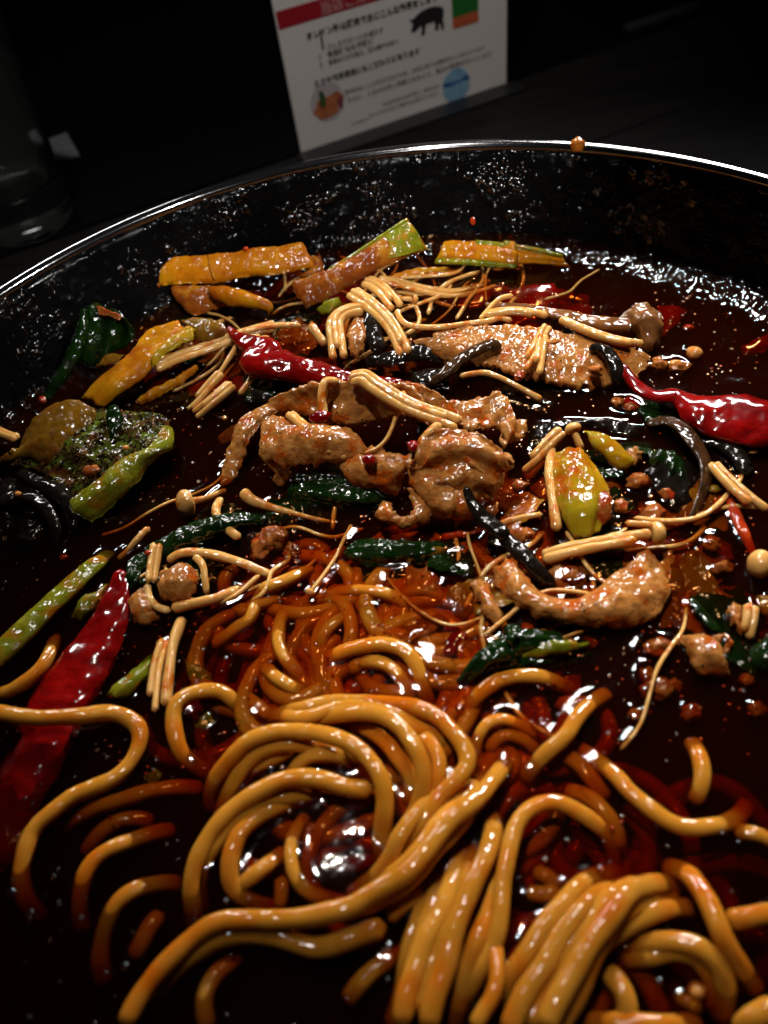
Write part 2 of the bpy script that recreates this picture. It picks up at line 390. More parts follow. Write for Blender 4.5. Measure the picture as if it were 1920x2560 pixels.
def plain(name, col, rough=.5, var=None, bump=None, coat=0.0, spec=.5, metal=0):
    t = NT(name); tc = t.n('ShaderNodeTexCoord'); vec = tc.outputs['Object']
    b = t.n('ShaderNodeBsdfPrincipled'); t.val(b, Roughness=rough, Coat_Weight=coat, Metallic=metal); b.inputs['Specular IOR Level'].default_value = spec
    if var:
        st = var[2] if len(var) > 2 else None
        t.l(t.ramp(t.noise(vec, var[1], 5, .6, st), [(.3, col), (.7, var[0])]), b.inputs['Base Color'])
    else: b.inputs['Base Color'].default_value = (*col, 1)
    if bump: t.l(t.bump(t.noise(vec, bump[0], 4, .6, bump[2] if len(bump) > 2 else None), bump[1], 1.0), b.inputs['Normal'])
    t.l(b.outputs[0], t.out.inputs[0]); return t.m
M['rim'] = plain('black_rim', (.004, .004, .0045), .10, bump=(1.6, .02), coat=1.0, spec=1.0)
M['wood'] = plain('dark_wood', (.004, .0036, .0034), .65, var=((.010, .0086, .008), 16, (.12, 1.6, 1)), bump=(4, .12, (.12, 1.6, 1)), spec=.03)
M['black'] = plain('black_lacquer_ledge', (.0008, .0008, .0008), .7, spec=.02)
M['card'] = plain('card_paper', (.60, .56, .53), .6, var=((.64, .60, .57), 60))
M['cardedge'] = plain('card_holder', (.004, .004, .004), .4)
M['red'] = plain('print_red', (.30, .004, .012), .6)
M['ink'] = plain('print_ink', (.012, .010, .010), .6)
M['inkbrown'] = plain('print_brown', (.10, .075, .065), .6)
M['white'] = plain('print_pink', (.50, .24, .24), .6)
M['green'] = plain('print_green', (.012, .13, .018), .6)
M['lightgreen'] = plain('print_pale_green', (.06, .22, .06), .6)
M['orange'] = plain('print_orange', (.45, .09, .03), .6)
M['pinkprint'] = plain('print_shade', (.42, .37, .37), .6)
M['food1'] = plain('print_food', (.48, .16, .05), .6, var=((.30, .07, .03), 5))
M['food2'] = plain('print_dark_green', (.03, .07, .02), .6)
M['food3'] = plain('print_plum', (.20, .04, .05), .6)
M['blue1'] = plain('print_pale_blue', (.26, .42, .52), .6, var=((.12, .28, .45), 6))
M['blue2'] = plain('print_blue', (.012, .06, .25), .6)
M['slip'] = plain('grey_paper', (.05, .052, .06), .7, var=((.07, .07, .08), 5))
M['tray'] = plain('grey_tray', (.02, .02, .022), .6, spec=.1)

def glass_mat():
    t = NT('tumbler_glass'); b = t.n('ShaderNodeBsdfPrincipled'); t.val(b, Roughness=.03, IOR=1.47, Transmission_Weight=.992)
    b.inputs['Base Color'].default_value = (.93, .96, .92, 1)
    t.l(b.outputs[0], t.out.inputs[0]); return t.m
M['glass'] = glass_mat()

# ------------------------------------------------------------------ table, ledge, bowl
ZT = -55.0
EDGE0 = np.array([138.8, 503.4]); EDIR = np.array([75.3, 26.4]); EDIR /= np.linalg.norm(EDIR); EN = np.array([EDIR[1], -EDIR[0]])

def slab(name, u0, u1, v0, v1, z0, z1, mat, parent=None, bev=0.8, **kw):
    """box in the frame of the table edge: u along the edge, v towards the viewer"""
    c = []
    for z, d in ((z0, 0), (z1-bev, 0), (z1, bev)):
        for u, v in ((u0+d, v0+d), (u1-d, v0+d), (u1-d, v1-d), (u0+d, v1-d)):
            q = EDIR*u+EN*v+EDGE0; c.append((q[0], q[1], z))
    f = [[3, 2, 1, 0], [8, 9, 10, 11]]
    for k in (0, 4):
        f += [[k+i, k+(i+1) % 4, k+4+(i+1) % 4, k+4+i] for i in range(4)]
    return mesh(name, c, f, mat, parent, smooth=False, food=False, **kw)
table = empty('table', (0, 150, ZT), 'dark wooden table carrying the black bowl and the menu card', 'table')
for i in range(7):
    w = 96.0
    slab('plank', -900, 900, 0+i*w, (i+1)*w-0.7, ZT-22, ZT-(0.0 if i else 0.0), M['wood'], table)
slab('counter_ledge', -900, 900, -700, -1.0, ZT-22, ZT+1.5, M['black'], kind='structure')
q = [P(1640, 92, ZT+4), P(1800, 42, ZT+4)]
slab('tray', (q[0][:2]-EDGE0) @ EDIR-2, (q[1][:2]-EDGE0) @ EDIR+6, -14, -6, ZT+1.5, ZT+4.5, M['tray'], label='thin dark grey strip lying along the far table edge at upper right', cat='tray')

BC = np.array([6.9, 109.3])
bowl = empty('bowl', (BC[0], BC[1], ZT), 'large black glossy bowl full of spicy noodle soup, grease drops on its wall', 'bowl')
inner = [(0.01, -46), (60, -45), (93, -38), (118, -24), (131, -9), (138, .5), (142.5, 13), (146, 25), (147, 28)]
outer = [(150.2, 28), (148.4, 24), (144.8, 10), (140, -4), (124, -30), (100, -46), (76, -51), (73, -55), (66, -55), (64, -51), (.01, -50)]
pin = spline(np.array([(r, z, 0) for r, z in inner]), n=60)[0]; pin[:, 0] = np.clip(pin[:, 0], .01, 147.2)
v, f = lathe([(p[0], p[1]) for p in pin]+outer, BC, 220)
mesh('bowl_wall', v, f, M['bowl'], bowl, food=False)
v, f = lathe([(148.7+2.0*math.cos(t), 28.3+1.9*math.sin(t)) for t in np.linspace(0, 2*math.pi, 14, endpoint=False)], BC, 260, closed=True)
mesh('rim', v, f, M['rim'], bowl, food=False)

# ------------------------------------------------------------------ menu card
def card_frame():
    b0, b1 = P(755, 385, ZT), P(1265, 212, ZT)
    e = (b1-b0)/np.linalg.norm(b1-b0); n = np.cross(e, [0, 0, 1.0])
    return b0, b1, e, n
b0, b1, ce, cn = card_frame(); CW = np.linalg.norm(b1-b0); CH = 200.0
def on_card(x, y):
    d = ray(x, y); t = ((b0-CAMP) @ cn)/(d @ cn); p = CAMP+d*t-b0
    return p @ ce, p[2]
card = bpy.data.objects.new('menu_card', None); COL.objects.link(card); card.empty_display_size = .01
card.matrix_world = Matrix(((ce[0], 0, cn[0], b0[0]*MM), (ce[1], 0, cn[1], b0[1]*MM), (0, 1, 0, b0[2]*MM), (0, 0, 0, 1)))
tag(card, 'white printed menu card with a red banner and black pig, standing behind the bowl', 'menu card')

def flat(name, poly, z, mat, depth=.12, parent=None, o=(0, 0)):
    """printed shape or board on the card, in card millimetres (x right, y up, z towards the viewer)"""
    n = len(poly)
    v = [(x, y, z) for x, y in poly]+[(x, y, z-depth) for x, y in poly]
    f = [list(range(n)), [n+i for i in range(n)][::-1]]+[[i, n+i, n+(i+1) % n, (i+1) % n] for i in range(n)]
    ar = sum(poly[i][0]*poly[(i+1) % n][1]-poly[(i+1) % n][0]*poly[i][1] for i in range(n))
    if ar < 0: f = [q[::-1] for q in f]
    me = bpy.data.meshes.new(name); me.from_pydata((np.array(v)*MM).tolist(), [], f); me.materials.append(mat); me.update()
    ob = bpy.data.objects.new(name, me); COL.objects.link(ob); ob.parent = parent or card
    return ob
flat('card_sheet', [(0, 0), (CW, 0), (CW, CH), (0, CH)], 0, M['card'], 1.6)
flat('card_holder', [(CW+.1, -.0), (CW+2.4, 0), (CW+2.4, CH), (CW+.1, CH)], .4, M['cardedge'], 2.4)
flat('foot', [(-3, 0), (CW+5, 0), (CW+5, 1.2), (-3, 1.2)], 15, M['cardedge'], 14.8)
def cpoly(pts): return [on_card(*q) for q in pts]
def crop(c, pts, o, s): return [(o[0]+x*s, o[1]+y*s) for x, y in pts]
K1 = ((680, 0), 320/1659); K2 = ((960, 0), 320/1659); K0 = ((640, 0), 680/1659)
def k(K, pts): return cpoly([(K[0][0]+x*K[1], K[0][1]+y*K[1]) for x, y in pts])
(_, rb), (_, rb2) = on_card(694, 76), on_card(960, 3)
(_, rt), = [on_card(692, 29)]
flat('banner', [(.6, rb), (CW-.6, rb), (CW-.6, rt), (.6, rt)], .15, M['red'])
pig = k(K2, [(320, 250), (350, 262), (385, 240), (420, 200), (480, 150), (560, 105), (650, 80), (740, 82), (772, 115), (775, 190), (762, 260), (778, 330), (770, 390), (738, 385), (735, 320), (715, 300), (708, 345), (700, 395), (660, 392), (662, 330), (650, 280), (600, 300), (545, 315), (535, 370), (530, 440), (490, 462), (478, 450), (492, 400), (486, 330), (470, 345), (440, 370), (405, 410), (370, 425), (345, 408), (362, 370), (372, 310), (345, 285)])
flat('pig_silhouette', pig, .15, M['ink'])
g = k(K2, [(865, 0), (1215, 0), (1222, 140), (885, 230)]); gx0, gx1 = g[3][0], g[2][0]
gy = (g[2][1]+g[3][1])/2
lab = flat('green_label', [(gx0, gy), (gx1, gy), (gx1, gy+34), (gx0, gy+34)], .15, M['green'])
flat('orange_stripe', [(gx0, gy-5.6), (gx1, gy-5.6), (gx1, gy), (gx0, gy)], .15, M['orange'])
flat('label_line', [(gx0+4, gy+9), (gx1-4, gy+9), (gx1-4, gy+10.2), (gx0+4, gy+10.2)], .3, M['lightgreen'], parent=lab)
def disc(cx, cy, rx, ry, n=40, wob=0, seed=0):
    return [(cx+rx*(1+wob*mnoise.noise(Vector((math.cos(t)*1.5, math.sin(t)*1.5, seed))))*math.cos(t), cy+ry*(1+wob*mnoise.noise(Vector((math.cos(t)*1.5, math.sin(t)*1.5, seed))))*math.sin(t)) for t in np.linspace(0, 2*math.pi, n, endpoint=False)]
cx, cy = on_card(640+435*.41, 0+620*.41)
ph = flat('food_photo', disc(cx, cy, 10.2, 10.2), .15, M['pinkprint'])
flat('food_patch', disc(cx-.5, cy-3.5, 8.4, 5.0, wob=.5, seed=2), .25, M['food1'], parent=ph)
flat('food_patch', disc(cx+4.6, cy+.5, 4.6, 3.4, wob=.4, seed=4), .35, M['food1'], parent=ph)
flat('food_patch', disc(cx-3.0, cy+2.2, 2.0, 4.2, wob=.4, seed=5), .45, M['food2'], parent=ph)
flat('food_patch', disc(cx+7.6, cy-2.0, 1.8, 3.0, wob=.4, seed=6), .45, M['food3'], parent=ph)
cx, cy = on_card(640+1220*.41, 520*.41)
wp = flat('water_photo', disc(cx, cy, 9.4, 9.4), .15, M['blue1'])
flat('water_line', [(cx-9.0, cy+1.2), (cx-5, cy+.6), (cx, cy+1.4), (cx+5, cy+1.6), (cx+9.1, cy+1.0), (cx+8.9, cy+3.2), (cx+7, cy+4.4), (cx+4, cy+2.6), (cx-3, cy+2.4), (cx-8.8, cy+3.2)], .25, M['blue2'], parent=wp)

def text(name, body, p0, p1, mat, bold=0.0, spread=1.0, parent=None):
    """one printed line from photo point p0 to p1 (its lower-left and lower-right)"""
    (x0, y0), (x1, y1) = on_card(*p0), on_card(*p1)
    c = bpy.data.curves.new(name, 'FONT'); c.body = body; c.size = .01; c.offset = bold*1e-4; c.resolution_u = 3
    ob = bpy.data.objects.new(name, c); COL.objects.link(ob); ob.parent = parent or card
    bpy.context.view_layer.update()
    w = ob.dimensions.x
    kx = (x1-x0)*MM/max(w, 1e-6)
    ob.scale = (kx, kx*spread, 1); ob.location = (x0*MM, (y0+y1)/2*MM, .0003)
    c.materials.append(mat); bpy.context.view_layer.update()
    me = bpy.data.meshes.new_from_object(ob.evaluated_get(bpy.context.evaluated_depsgraph_get())); me.name = name
    mo = bpy.data.objects.new(name+'_', me); COL.objects.link(mo); mo.parent = ob.parent; mo.scale = ob.scale; mo.location = ob.location
    bpy.data.objects.remove(ob); bpy.data.curves.remove(c); mo.name = name
    return mo
def t0(x, y): return (640+x*.41, y*.41)
text('banner_text', '当店こだわりの豚肉', t0(392, 82), t0(1010, -92), M['white'], 1.5)
text('heading_text', 'オレイン酸は豚肉で主にこんな作用をします', t0(305, 232), t0(1105, 8), M['ink'], 2.2)
text('body_text', 'コレステロールを減らす', t0(430, 296), t0(772, 200), M['inkbrown'], 1.2)
text('body_text', '動脈硬化の予防に', t0(436, 344), t0(712, 268), M['inkbrown'], 1.6)
text('body_text', '胃腸の働きを整え、肌の調子を保つ', t0(440, 390), t0(862, 266), M['inkbrown'], 1.4)
for n_, (x, y) in zip('123', ((372, 310), (380, 360), (388, 412))):
    text('bullet_number', n_, t0(x, y), t0(x+14, y-4), M['inkbrown'])
text('heading_text', 'えさや飼育環境にもこだわりがあります', t0(352, 524), t0(995, 330), M['ink'], 2.0)
text('body_text', '豚肉のおいしさを引き出すため、大切に育てた飼料を使い与えています', t0(540, 574), t0(1388, 302), M['inkbrown'], .6)
text('body_text', 'さらに、うまみの多い肉質になるよう、毎日の管理を行っています', t0(552, 624), t0(1432, 340), M['inkbrown'], .4)
text('body_text', '仕込みの水にも気を配り、地元の水を', t0(770, 640), t0(1120, 530), M['inkbrown'], 1.0)
text('body_text', 'たっぷりと与えて健やかに育てています', t0(690, 708), t0(1105, 580), M['inkbrown'], .6)
text('body_text', '安心の国産豚です', t0(585, 758), t0(690, 728), M['inkbrown'], .6)

# ------------------------------------------------------------------ tumbler and paper slip on the dark ledge
gc = P(72, 560, ZT+1.5)
prof = [(.01, 0), (24, 0), (26, 1.5), (26.6, 5), (29, 40), (31.5, 80), (33.2, 104), (32.6, 105), (31.6, 104), (29.6, 80), (27.2, 44), (25.4, 26), (22, 20), (12, 18.6), (.01, 18.4)]
pr = [(r, gc[2]+.2+z) for r, z in prof]
v, f = lathe(pr, gc[:2], 72)
gl = mesh('tumbler', v, f, M['glass'], None, food=False, origin=gc, label='clear thick-bottomed drinking glass in the dark at left behind the bowl', cat='glass')
q = [P(x, y, ZT+3.2) for x, y in ((108, 352), (166, 330), (198, 386), (124, 408))]
qq = [p+np.array([0, 0, -1.2]) for p in q]
mesh('paper_slip', q+qq, [[3, 2, 1, 0], [4, 5, 6, 7], [0, 1, 5, 4], [1, 2, 6, 5], [2, 3, 7, 6], [3, 0, 4, 7]], M['slip'], None, smooth=False, food=False, label='small grey paper slip lying in the dark beside the drinking glass', cat='paper')

# ------------------------------------------------------------------ food builders
def to_height(p, z):
    """move points along their lines of sight from the phone to the heights z"""
    d = p-CAMP; return CAMP+d*((z-CAMH)/d[:, 2])[:, None]

def noodle(label, s, r=1.75, group='noodles in the soup', rad=None):
    p = spline(pp(s), 2.5)[0]; L = np.concatenate([[0], np.cumsum(np.linalg.norm(np.diff(p, axis=0), axis=1))])
    z = p[:, 2]-.1
    sd = len(USED)*3.1; amp = np.minimum(1, np.minimum(L, L[-1]-L)/4)
    p = p+np.array([[mnoise.noise(Vector((k/9, sd, 1))), mnoise.noise(Vector((k/9, sd, 5))), 0] for k in L])*(.9*amp)[:, None]
    for e, dist in ((0, L), (-1, L[-1]-L)):
        if p[e, 2] < 1.3: z = z-(min(6.0, .13*L[-1])+.5*p[e, 2])*np.exp(-(dist/min(6.5, .2*L[-1]+1))**1.5)
    v, f = tube_geo(to_height(p, z), [r*.86] if rad is None else rad, 12, 0.9, w=1.1, h=.9, expo=2.5, wob=.055, seed=len(USED)+1)
    USED.add(label)
    return mesh('noodle', v, f, M['noodle'], None, label=label, cat='noodle', group=group)

def strand(name, label, cat, s, rad, mat, group=None, w=1.0, h=1.0, expo=2.0, ribs=None, wob=.06, twist=0.0, step=.8, nseg=14):
    USED.add(label)
    v, f = tube_geo(pp(s), rad, nseg, step, w=w, h=h, expo=expo, ribs=ribs, wob=wob, seed=len(USED)+1, twist=twist)
    if name == 'red_chili':
        c = v.mean(0)
        for i, q in enumerate(v):
            k = .75*mnoise.noise(Vector((q[0]/5, q[1]/5, q[2]/2.2+len(USED))))+.28*mnoise.noise(Vector((q[0]/1.9, q[1]/1.9, q[2])))
            v[i] = q+np.array([0, 0, k*1.1])+np.array([k*.3, -k*.3, 0])
    return mesh(name, v, f, M[mat], None, label=label, cat=cat, group=group)

def enoki(label, s, r=1.05, n=1, caps=(), gap=1.75, fan=0.0, flat_=1.0, rad=None, cap_end=-1):
    """a mushroom (or a few grown together): stems side by side, caps given as (stem index, cap radius)"""
    USED.add(label); sd = len(USED)
    p = pp(s); o = np.array([p[:, 0].mean(), p[:, 1].mean(), p[:, 2].min()])
    root = empty('enoki_mushroom', o, label, 'mushroom', 'enoki mushrooms in the soup')
    ps, par = spline(p, 1.2); t, sd_, up = frames(ps)
    for i in range(n):
        k_ = i-(n-1)/2
        sp = .84*gap*(1+fan*(par-.3))
        q = ps+sd_*(k_*sp)[:, None]+up*((.35 if i % 2 else -.15)*(n > 1))
        q = q[::3] if len(q) > 9 else q
        if n > 1 and i % 2: q = q[:-1] if len(q) > 4 else q
        ri = r*(1+.22*mnoise.noise(Vector((sd*1.7, i*2.3, 0))))
        v, f = tube_geo(q, rad or [ri*1.05, ri, ri*.93, ri*1.04], 12, .7, wob=.07, w=1.0, h=flat_, ribs=(3, .05), seed=sd*7+i)
        mesh('stem', v, f, M['enoki'], root)
        for ci, cr in caps:
            if ci == i:
                e = q[cap_end]; d = e-q[-2 if cap_end == -1 else 1]; d /= np.linalg.norm(d)+1e-9
                v, f = ICO3; v = v.copy()
                nz = np.array([mnoise.noise(Vector(a)*1.2+Vector((sd, i, 0))) for a in v]); v = v*(1+.08*nz[:, None])
                ax = Vector((0, 0, 1)).rotation_difference(Vector(d)).to_matrix()
                v = v*np.array([1, 1, .78]); v[:, 2] = np.where(v[:, 2] < -.35, -.35-(v[:, 2]+.35)*.25, v[:, 2])
                v = (np.array(ax) @ (v*cr).T).T+e+d*cr*.35
                mesh('cap', v, f, M['enoki'], root)
    return root

def slab_food(name, label, cat, rows, mat, group=None, **kw):
    USED.add(label)
    v, f = sheet_geo(rows, seed=len(USED), **kw)
    return mesh(name, v, f, M[mat], None, label=label, cat=cat, group=group)

MEATN = ((1.1, 8.0), (.5, 3.2), (.24, 1.1))
def meat(label, rows, thick=3.0, noise=MEATN, **kw):
    kw.setdefault('ragged', 1.7); kw.setdefault('edge', 1.1); thick *= .75; kw.setdefault('du', .55)
    return slab_food('pork_slice', label, 'pork slice', rows, 'meat', 'pork slices in the soup', thick=thick, noise=noise, **kw)

def leaf(label, rows, mat='leaf', name='cabbage_leaf', cat='leaf', group='greens in the soup', **kw):
    kw.setdefault('thick', 1.0); kw.setdefault('noise', ((.7, 6.0), (.2, 1.6))); kw.setdefault('edge', .7); kw.setdefault('ragged', .7)
    return slab_food(name, label, cat, rows, mat, group, **kw)

def chunk(name, label, cat, s, size, mat, group=None, rough=.4, freq=1.4, sub=ICO3):
    USED.add(label); c = pp(s)[0]
    if name == 'minced_pork' and c[2] < 5: c = c-np.array([0, 0, .9]); size = [q*.9 for q in size]
    v, f = lump_geo(c, size, len(USED)*1.31, rough, sub, freq)
    return mesh(name, v, f, M[mat], None, label=label, cat=cat, group=group)

# ------------------------------------------------------------------ noodles: central coil
noodle('outermost noodle loop over the top and right of the central coil', 'H 205,150,-1 290,65,1 420,25,2 560,-5 700,-15 850,0 E 1000,1570 1150,1640,3 H 1180,140 1235,225 1245,310 1205,405,4 1120,500 1040,590 960,680 900,770 850,850,2 760,930,0', 1.8)
noodle('long noodle running diagonally from right over the coil to bottom left', 'H 1535,270,0 1420,370,2.5 1330,460,4 1230,560,5 1130,660 1050,760 960,850,6 870,925 760,990 640,1060,5 500,1105 300,1112 100,1125,4 -60,1160 -211,1250 -330,1375 -430,1520 -520,1680,3', 1.85)
noodle('noodle making the left shoulder and inner right edge of the coil', 'H -50,560,-.5 -66,500,.5 -41,400,2 15,300,3 110,195,4 230,158 400,150,5 520,158 640,195,5.5 740,265 800,350,5 822,450 832,560,4 828,680 822,780,2.5 812,860,1', 1.8)
noodle('brightest noodle arching inside the top of the coil', 'H 400,105,1 480,78,2.5 600,52,4 720,48 830,72,5 920,130 985,220,5 1020,320 1020,430,4 998,530 960,620,3 915,700,1', 1.8)
noodle('noodle squeezed between the bright arch and outer loop', 'H 930,85,1 1040,165,2.6 1100,270,3 1115,360 1095,440,2.5 1050,510,2 990,600,0', 1.7)
noodle('orange noodle low inside the coil behind the left arch', 'H 640,105,1 740,140,2.2 840,195,2.6 905,270,2.4 945,350,2 965,440,1 960,540,-.5', 1.7)
noodle('short noodle peeking through the middle of the coil', 'H 340,385,0 380,330,1.6 430,285,2.6 520,250,3 610,262 700,300,1.5', 1.7)
noodle('dim noodle under the left arch of the coil', 'H 60,440,-.5 120,360,.4 220,300,1 330,240,1.2 430,190,.5', 1.7)
noodle('dim orange noodle sunk behind the left arch of the coil', 'H 20,520,-1.5 90,400,-.6 170,310,0 270,240,.2 380,200,-.5', 1.7)
noodle('wide left noodle arch ending under the inner coil', 'H -130,1190,-2 -165,1090,.5 -176,990,1.5 -150,850 -81,700,2.5 19,580,3 130,480,3.5 240,415,4 370,388 500,400,4 620,425 770,450,3', 1.85)
noodle('second left noodle arch bending back into a hairpin', 'H 520,505,.5 400,500,1.5 280,530,2 180,580 100,650,2.4 50,735 28,830,2 40,930,1.4 85,1000,.6 160,1040,-.4 300,1060,-1.2', 1.75)
noodle('short noodle stub crossing inside the hairpin loop', 'H 60,960,1.4 120,920,1.6 190,868,1.4 260,812,.6 330,760,-.4', 1.6)
noodle('thin C-shaped noodle round the dark pool in the coil', 'H 430,570,-.6 375,670,.8 350,780,1 368,880,.8 415,950,.4 480,1000,-.2 560,1030,-1.4', 1.5)
noodle('sunken stub below the hairpin loop', 'H 300,890,-1.4 295,980,-.8 290,1070,-1.2', 1.5)
noodle('noodle with a blunt cut end under the diagonal one', 'H 842,1155,3 740,1195 620,1232,2.6 500,1256,2.4 380,1245 250,1210,2.4 110,1195 -40,1225,2.4 -180,1310 -310,1440,2 -400,1580 -480,1720,1', 1.9)
noodle('dim noodle continuing behind the blunt cut end', 'H 850,1130,.4 910,1060,.8 980,1010,.8 1060,960,.2', 1.7)

noodle('noodle tucked inside the left shoulder of the coil', 'H -30,620,-.5 30,480,1 110,330,2 210,240,2.8 330,205,3.2 450,215,3 560,240,2.4 650,300,1')
noodle('amber noodle between the outermost loop and the bright arch', 'H 150,110,-1 250,75,.6 400,62,2 560,30,2.6 700,24,2.8 850,40,2.6 980,105,2.2 1090,178,1.6 1160,280,1 1150,400,0')
noodle('noodle running just inside the lower right of the outermost loop', 'H 1190,330,1.4 1150,420,2.6 1060,520,3.4 970,620,3.8 890,720,3.6 840,820,2.6 760,920,1.4 640,1010,.4')
noodle('noodle hugging the upper side of the long diagonal noodle', 'H 1400,330,0 1290,440,2 1190,545,3.4 1090,645,4.4 1010,750,4.6 930,850,4 830,930,3 700,1000,1.6')
noodle('noodle hugging the underside of the long diagonal noodle', 'H 1330,500,1 1240,600,3 1150,700,3.8 1060,810,4 960,910,3.8 860,985,3.2 740,1045,2.6 600,1085,1.4')
noodle('noodle in the gap between the two left arches', 'H -110,1100,-1 -125,960,.4 -90,800,1.4 -10,680,2 90,575,2.2 220,505,2.2 360,470,2 500,465,1.4 620,490,0')

# falling strands at bottom centre
noodle('left strand of the straight noodles at bottom centre', 'H 1075,850,.5 1040,1000,1.4 990,1180,1.8 945,1350 900,1500,1.4 860,1680,1', 1.5)
noodle('broad glossy strand second from left at bottom centre', 'H 1240,700,0 1200,860,1.8 1130,1020,3 1065,1170,3.4 1010,1330 960,1480,3 915,1680,2.4', 1.85)
noodle('broad bright strand in the middle at bottom centre', 'H 1350,560,0 1398,650,2 1375,760,3 1320,890,3.6 1260,1020 1200,1160,3.8 1150,1320 1100,1500,3.4 1055,1700,3', 1.9)
noodle('dim strand sunk between the two bright bottom strands', 'H 1400,1000,0 1330,1150,1 1270,1300,1.2 1220,1450,1 1180,1680,.6', 1.6)
noodle('arched noodle rising from bottom centre and bending right', 'I -40,1680,1 90,1500,2 170,1360 230,1260,3 270,1080,3.6 300,930 322,800,3.6 342,700 390,580,3.4 450,530 540,512,3 640,540 740,605,2 812,690,1 848,780,0 850,880,-1.5', 1.6)
noodle('thin highlighted strand beside the arched noodle at bottom', 'H 1408,1100,1 1420,1200,3 1415,1330,3.8 1395,1450,4 1350,1560 1290,1690,3.4', 1.35)
noodle('amber strand left of the bottom right bundle', 'H 1385,1120,0 1330,1260,1 1260,1420,1.2 1200,1570,1', 1.5)
noodle('reddish noodle stub sinking at lower left of the straight strands', 'H 890,1290,-.2 785,1390,0 700,1465,-.4 630,1550,-2', 1.7)

noodle('slim strand left of the broad glossy one at bottom centre', 'H 1150,820,0 1090,1000,1.6 1030,1170,2.4 975,1350,2.4 925,1520,2 880,1700,1.6')
noodle('amber strand just right of the broad glossy one', 'H 1290,720,0 1260,880,2 1200,1050,3 1130,1230,3 1070,1400,2.8 1010,1620,2.4')
noodle('strand just right of the broad bright bottom strand', 'H 1440,800,0 1420,950,2 1370,1100,2.8 1310,1260,2.8 1240,1430,2.4 1180,1690,2')

# right side
noodle('submerged second arc just right of the arched noodle', 'I 600,450,-1.2 720,485,-.4 815,560,0 868,640,-.4 885,760,-2', 1.7)
noodle('long sagging noodle at right ending upward', 'I 610,200,-1.2 700,260,-.2 780,315,.6 870,390,1 960,490,1.2 1070,568,1.4 1180,615,1.4 1300,635,1.4 1420,622,1.2 1500,575,.8 1550,505,-.4', 1.7)
noodle('short bit of noodle at the right frame edge', 'I 1480,660,-.8 1570,680,.4 1640,700,.6 1720,735,.4', 1.5)
noodle('sunken noodle parallel to the sagging one at right', 'I 580,250,-2.4 680,330,-1.2 740,400,-1 830,500,-2.6', 1.7)
noodle('short crescent noodle floating alone at right', 'I 1255,190,-.8 1302,260,.8 1325,340,1 1310,430,.8 1268,520,-1', 1.75)
noodle('stout noodle stub pointing up right with a sunk lower end', 'F 720,1500,.6 640,1535,1.4 I 660,75,2 590,160,2.4 510,250,2 440,330,.6 390,410,-1.6', 1.75)
noodle('thin noodle hoop at the right of the coil', 'I 140,300,-1 145,190,.4 185,115,1.2 260,82,1.2 350,95,.8 470,170,-.8', 1.3)
noodle('sunken hoop inside the thin hoop at right of coil', 'I 210,260,-2 250,195,-1 320,175,-.8 400,190,-1.4 470,260,-3', 1.4)
noodle('bright noodle arch under the green leaf at right', 'E 1320,1690,-.4 1350,1600,1 1400,1530,1.6 1480,1455,2 1570,1410 F 60,1425,1.8 160,1405 280,1405,1.2 400,1440,.4 520,1480,-1.2', 1.75)

# lower-right bundle
noodle('leftmost dim noodle of the bottom right bundle', 'I 900,870,-1 780,885,1 660,955,2 575,1050,2.6 500,1150 420,1255,2.6 350,1370 285,1490,2.4 180,1690,2', 1.75)
noodle('second noodle from left in the bottom right bundle', 'I 980,925,-.4 860,965,2 760,1015,3.4 665,1105,4 580,1215 505,1340,4 425,1470 355,1600 305,1720,3.4', 1.85)
noodle('brightest topmost noodle of the bottom right bundle', 'I 1190,950,0 1080,940,2.4 970,978,4 880,1050,5 800,1150 720,1270,5 645,1400 575,1530 500,1700,4.4', 1.95)
noodle('noodle branching right under the bundle top', 'I 1270,1060,-.4 1120,1078,1.4 1000,1120,2.2 900,1172,2.4 810,1240,2 720,1360,1', 1.7)
noodle('large pale noodle ring at bottom right', 'I 870,1270,.4 1000,1240,1.4 1150,1228,2 1290,1262,2.4 1385,1335,2.4 1435,1435,2 1440,1535 1400,1660,1', 1.9)
noodle('noodle bent down over the right of the pale ring', 'I 1110,845,-1 1225,885,1.2 1310,970,2.6 1370,1080,3.4 1415,1190,3.6 1465,1290,3 1530,1390,2 1620,1510,.4', 1.85)
noodle('thick pale noodle entering from the right frame edge low down', 'I 1720,1080,1 1560,1108,1.4 1430,1130,.6', 1.95)
noodle('noodle stub curling down inside the pale ring', 'I 815,1370,.2 870,1440,1 915,1530,1.2 920,1620 880,1720,.4', 1.9)
noodle('fat noodle end in the bottom right corner', 'I 1500,1720,2 1570,1640,2.4 1720,1560,2.4', 2.0)
noodle('pale noodle lying along the bottom frame edge at right', 'I 690,1650,1.4 850,1655 1020,1660 1320,1655,1.4', 1.8)
noodle('thin noodle scrap inside the pale ring', 'I 1170,1515,-.4 1260,1550,.6 1320,1600,0', 1.1)
noodle('orange noodle scrap in the soup left of the bottom right bundle', 'I 400,975,-1 500,990,-.2 580,955,-.8', 1.5)
noodle('second orange scrap above the bottom right bundle', 'I 440,860,-2 520,900,-1 590,960,-1.6', 1.5)

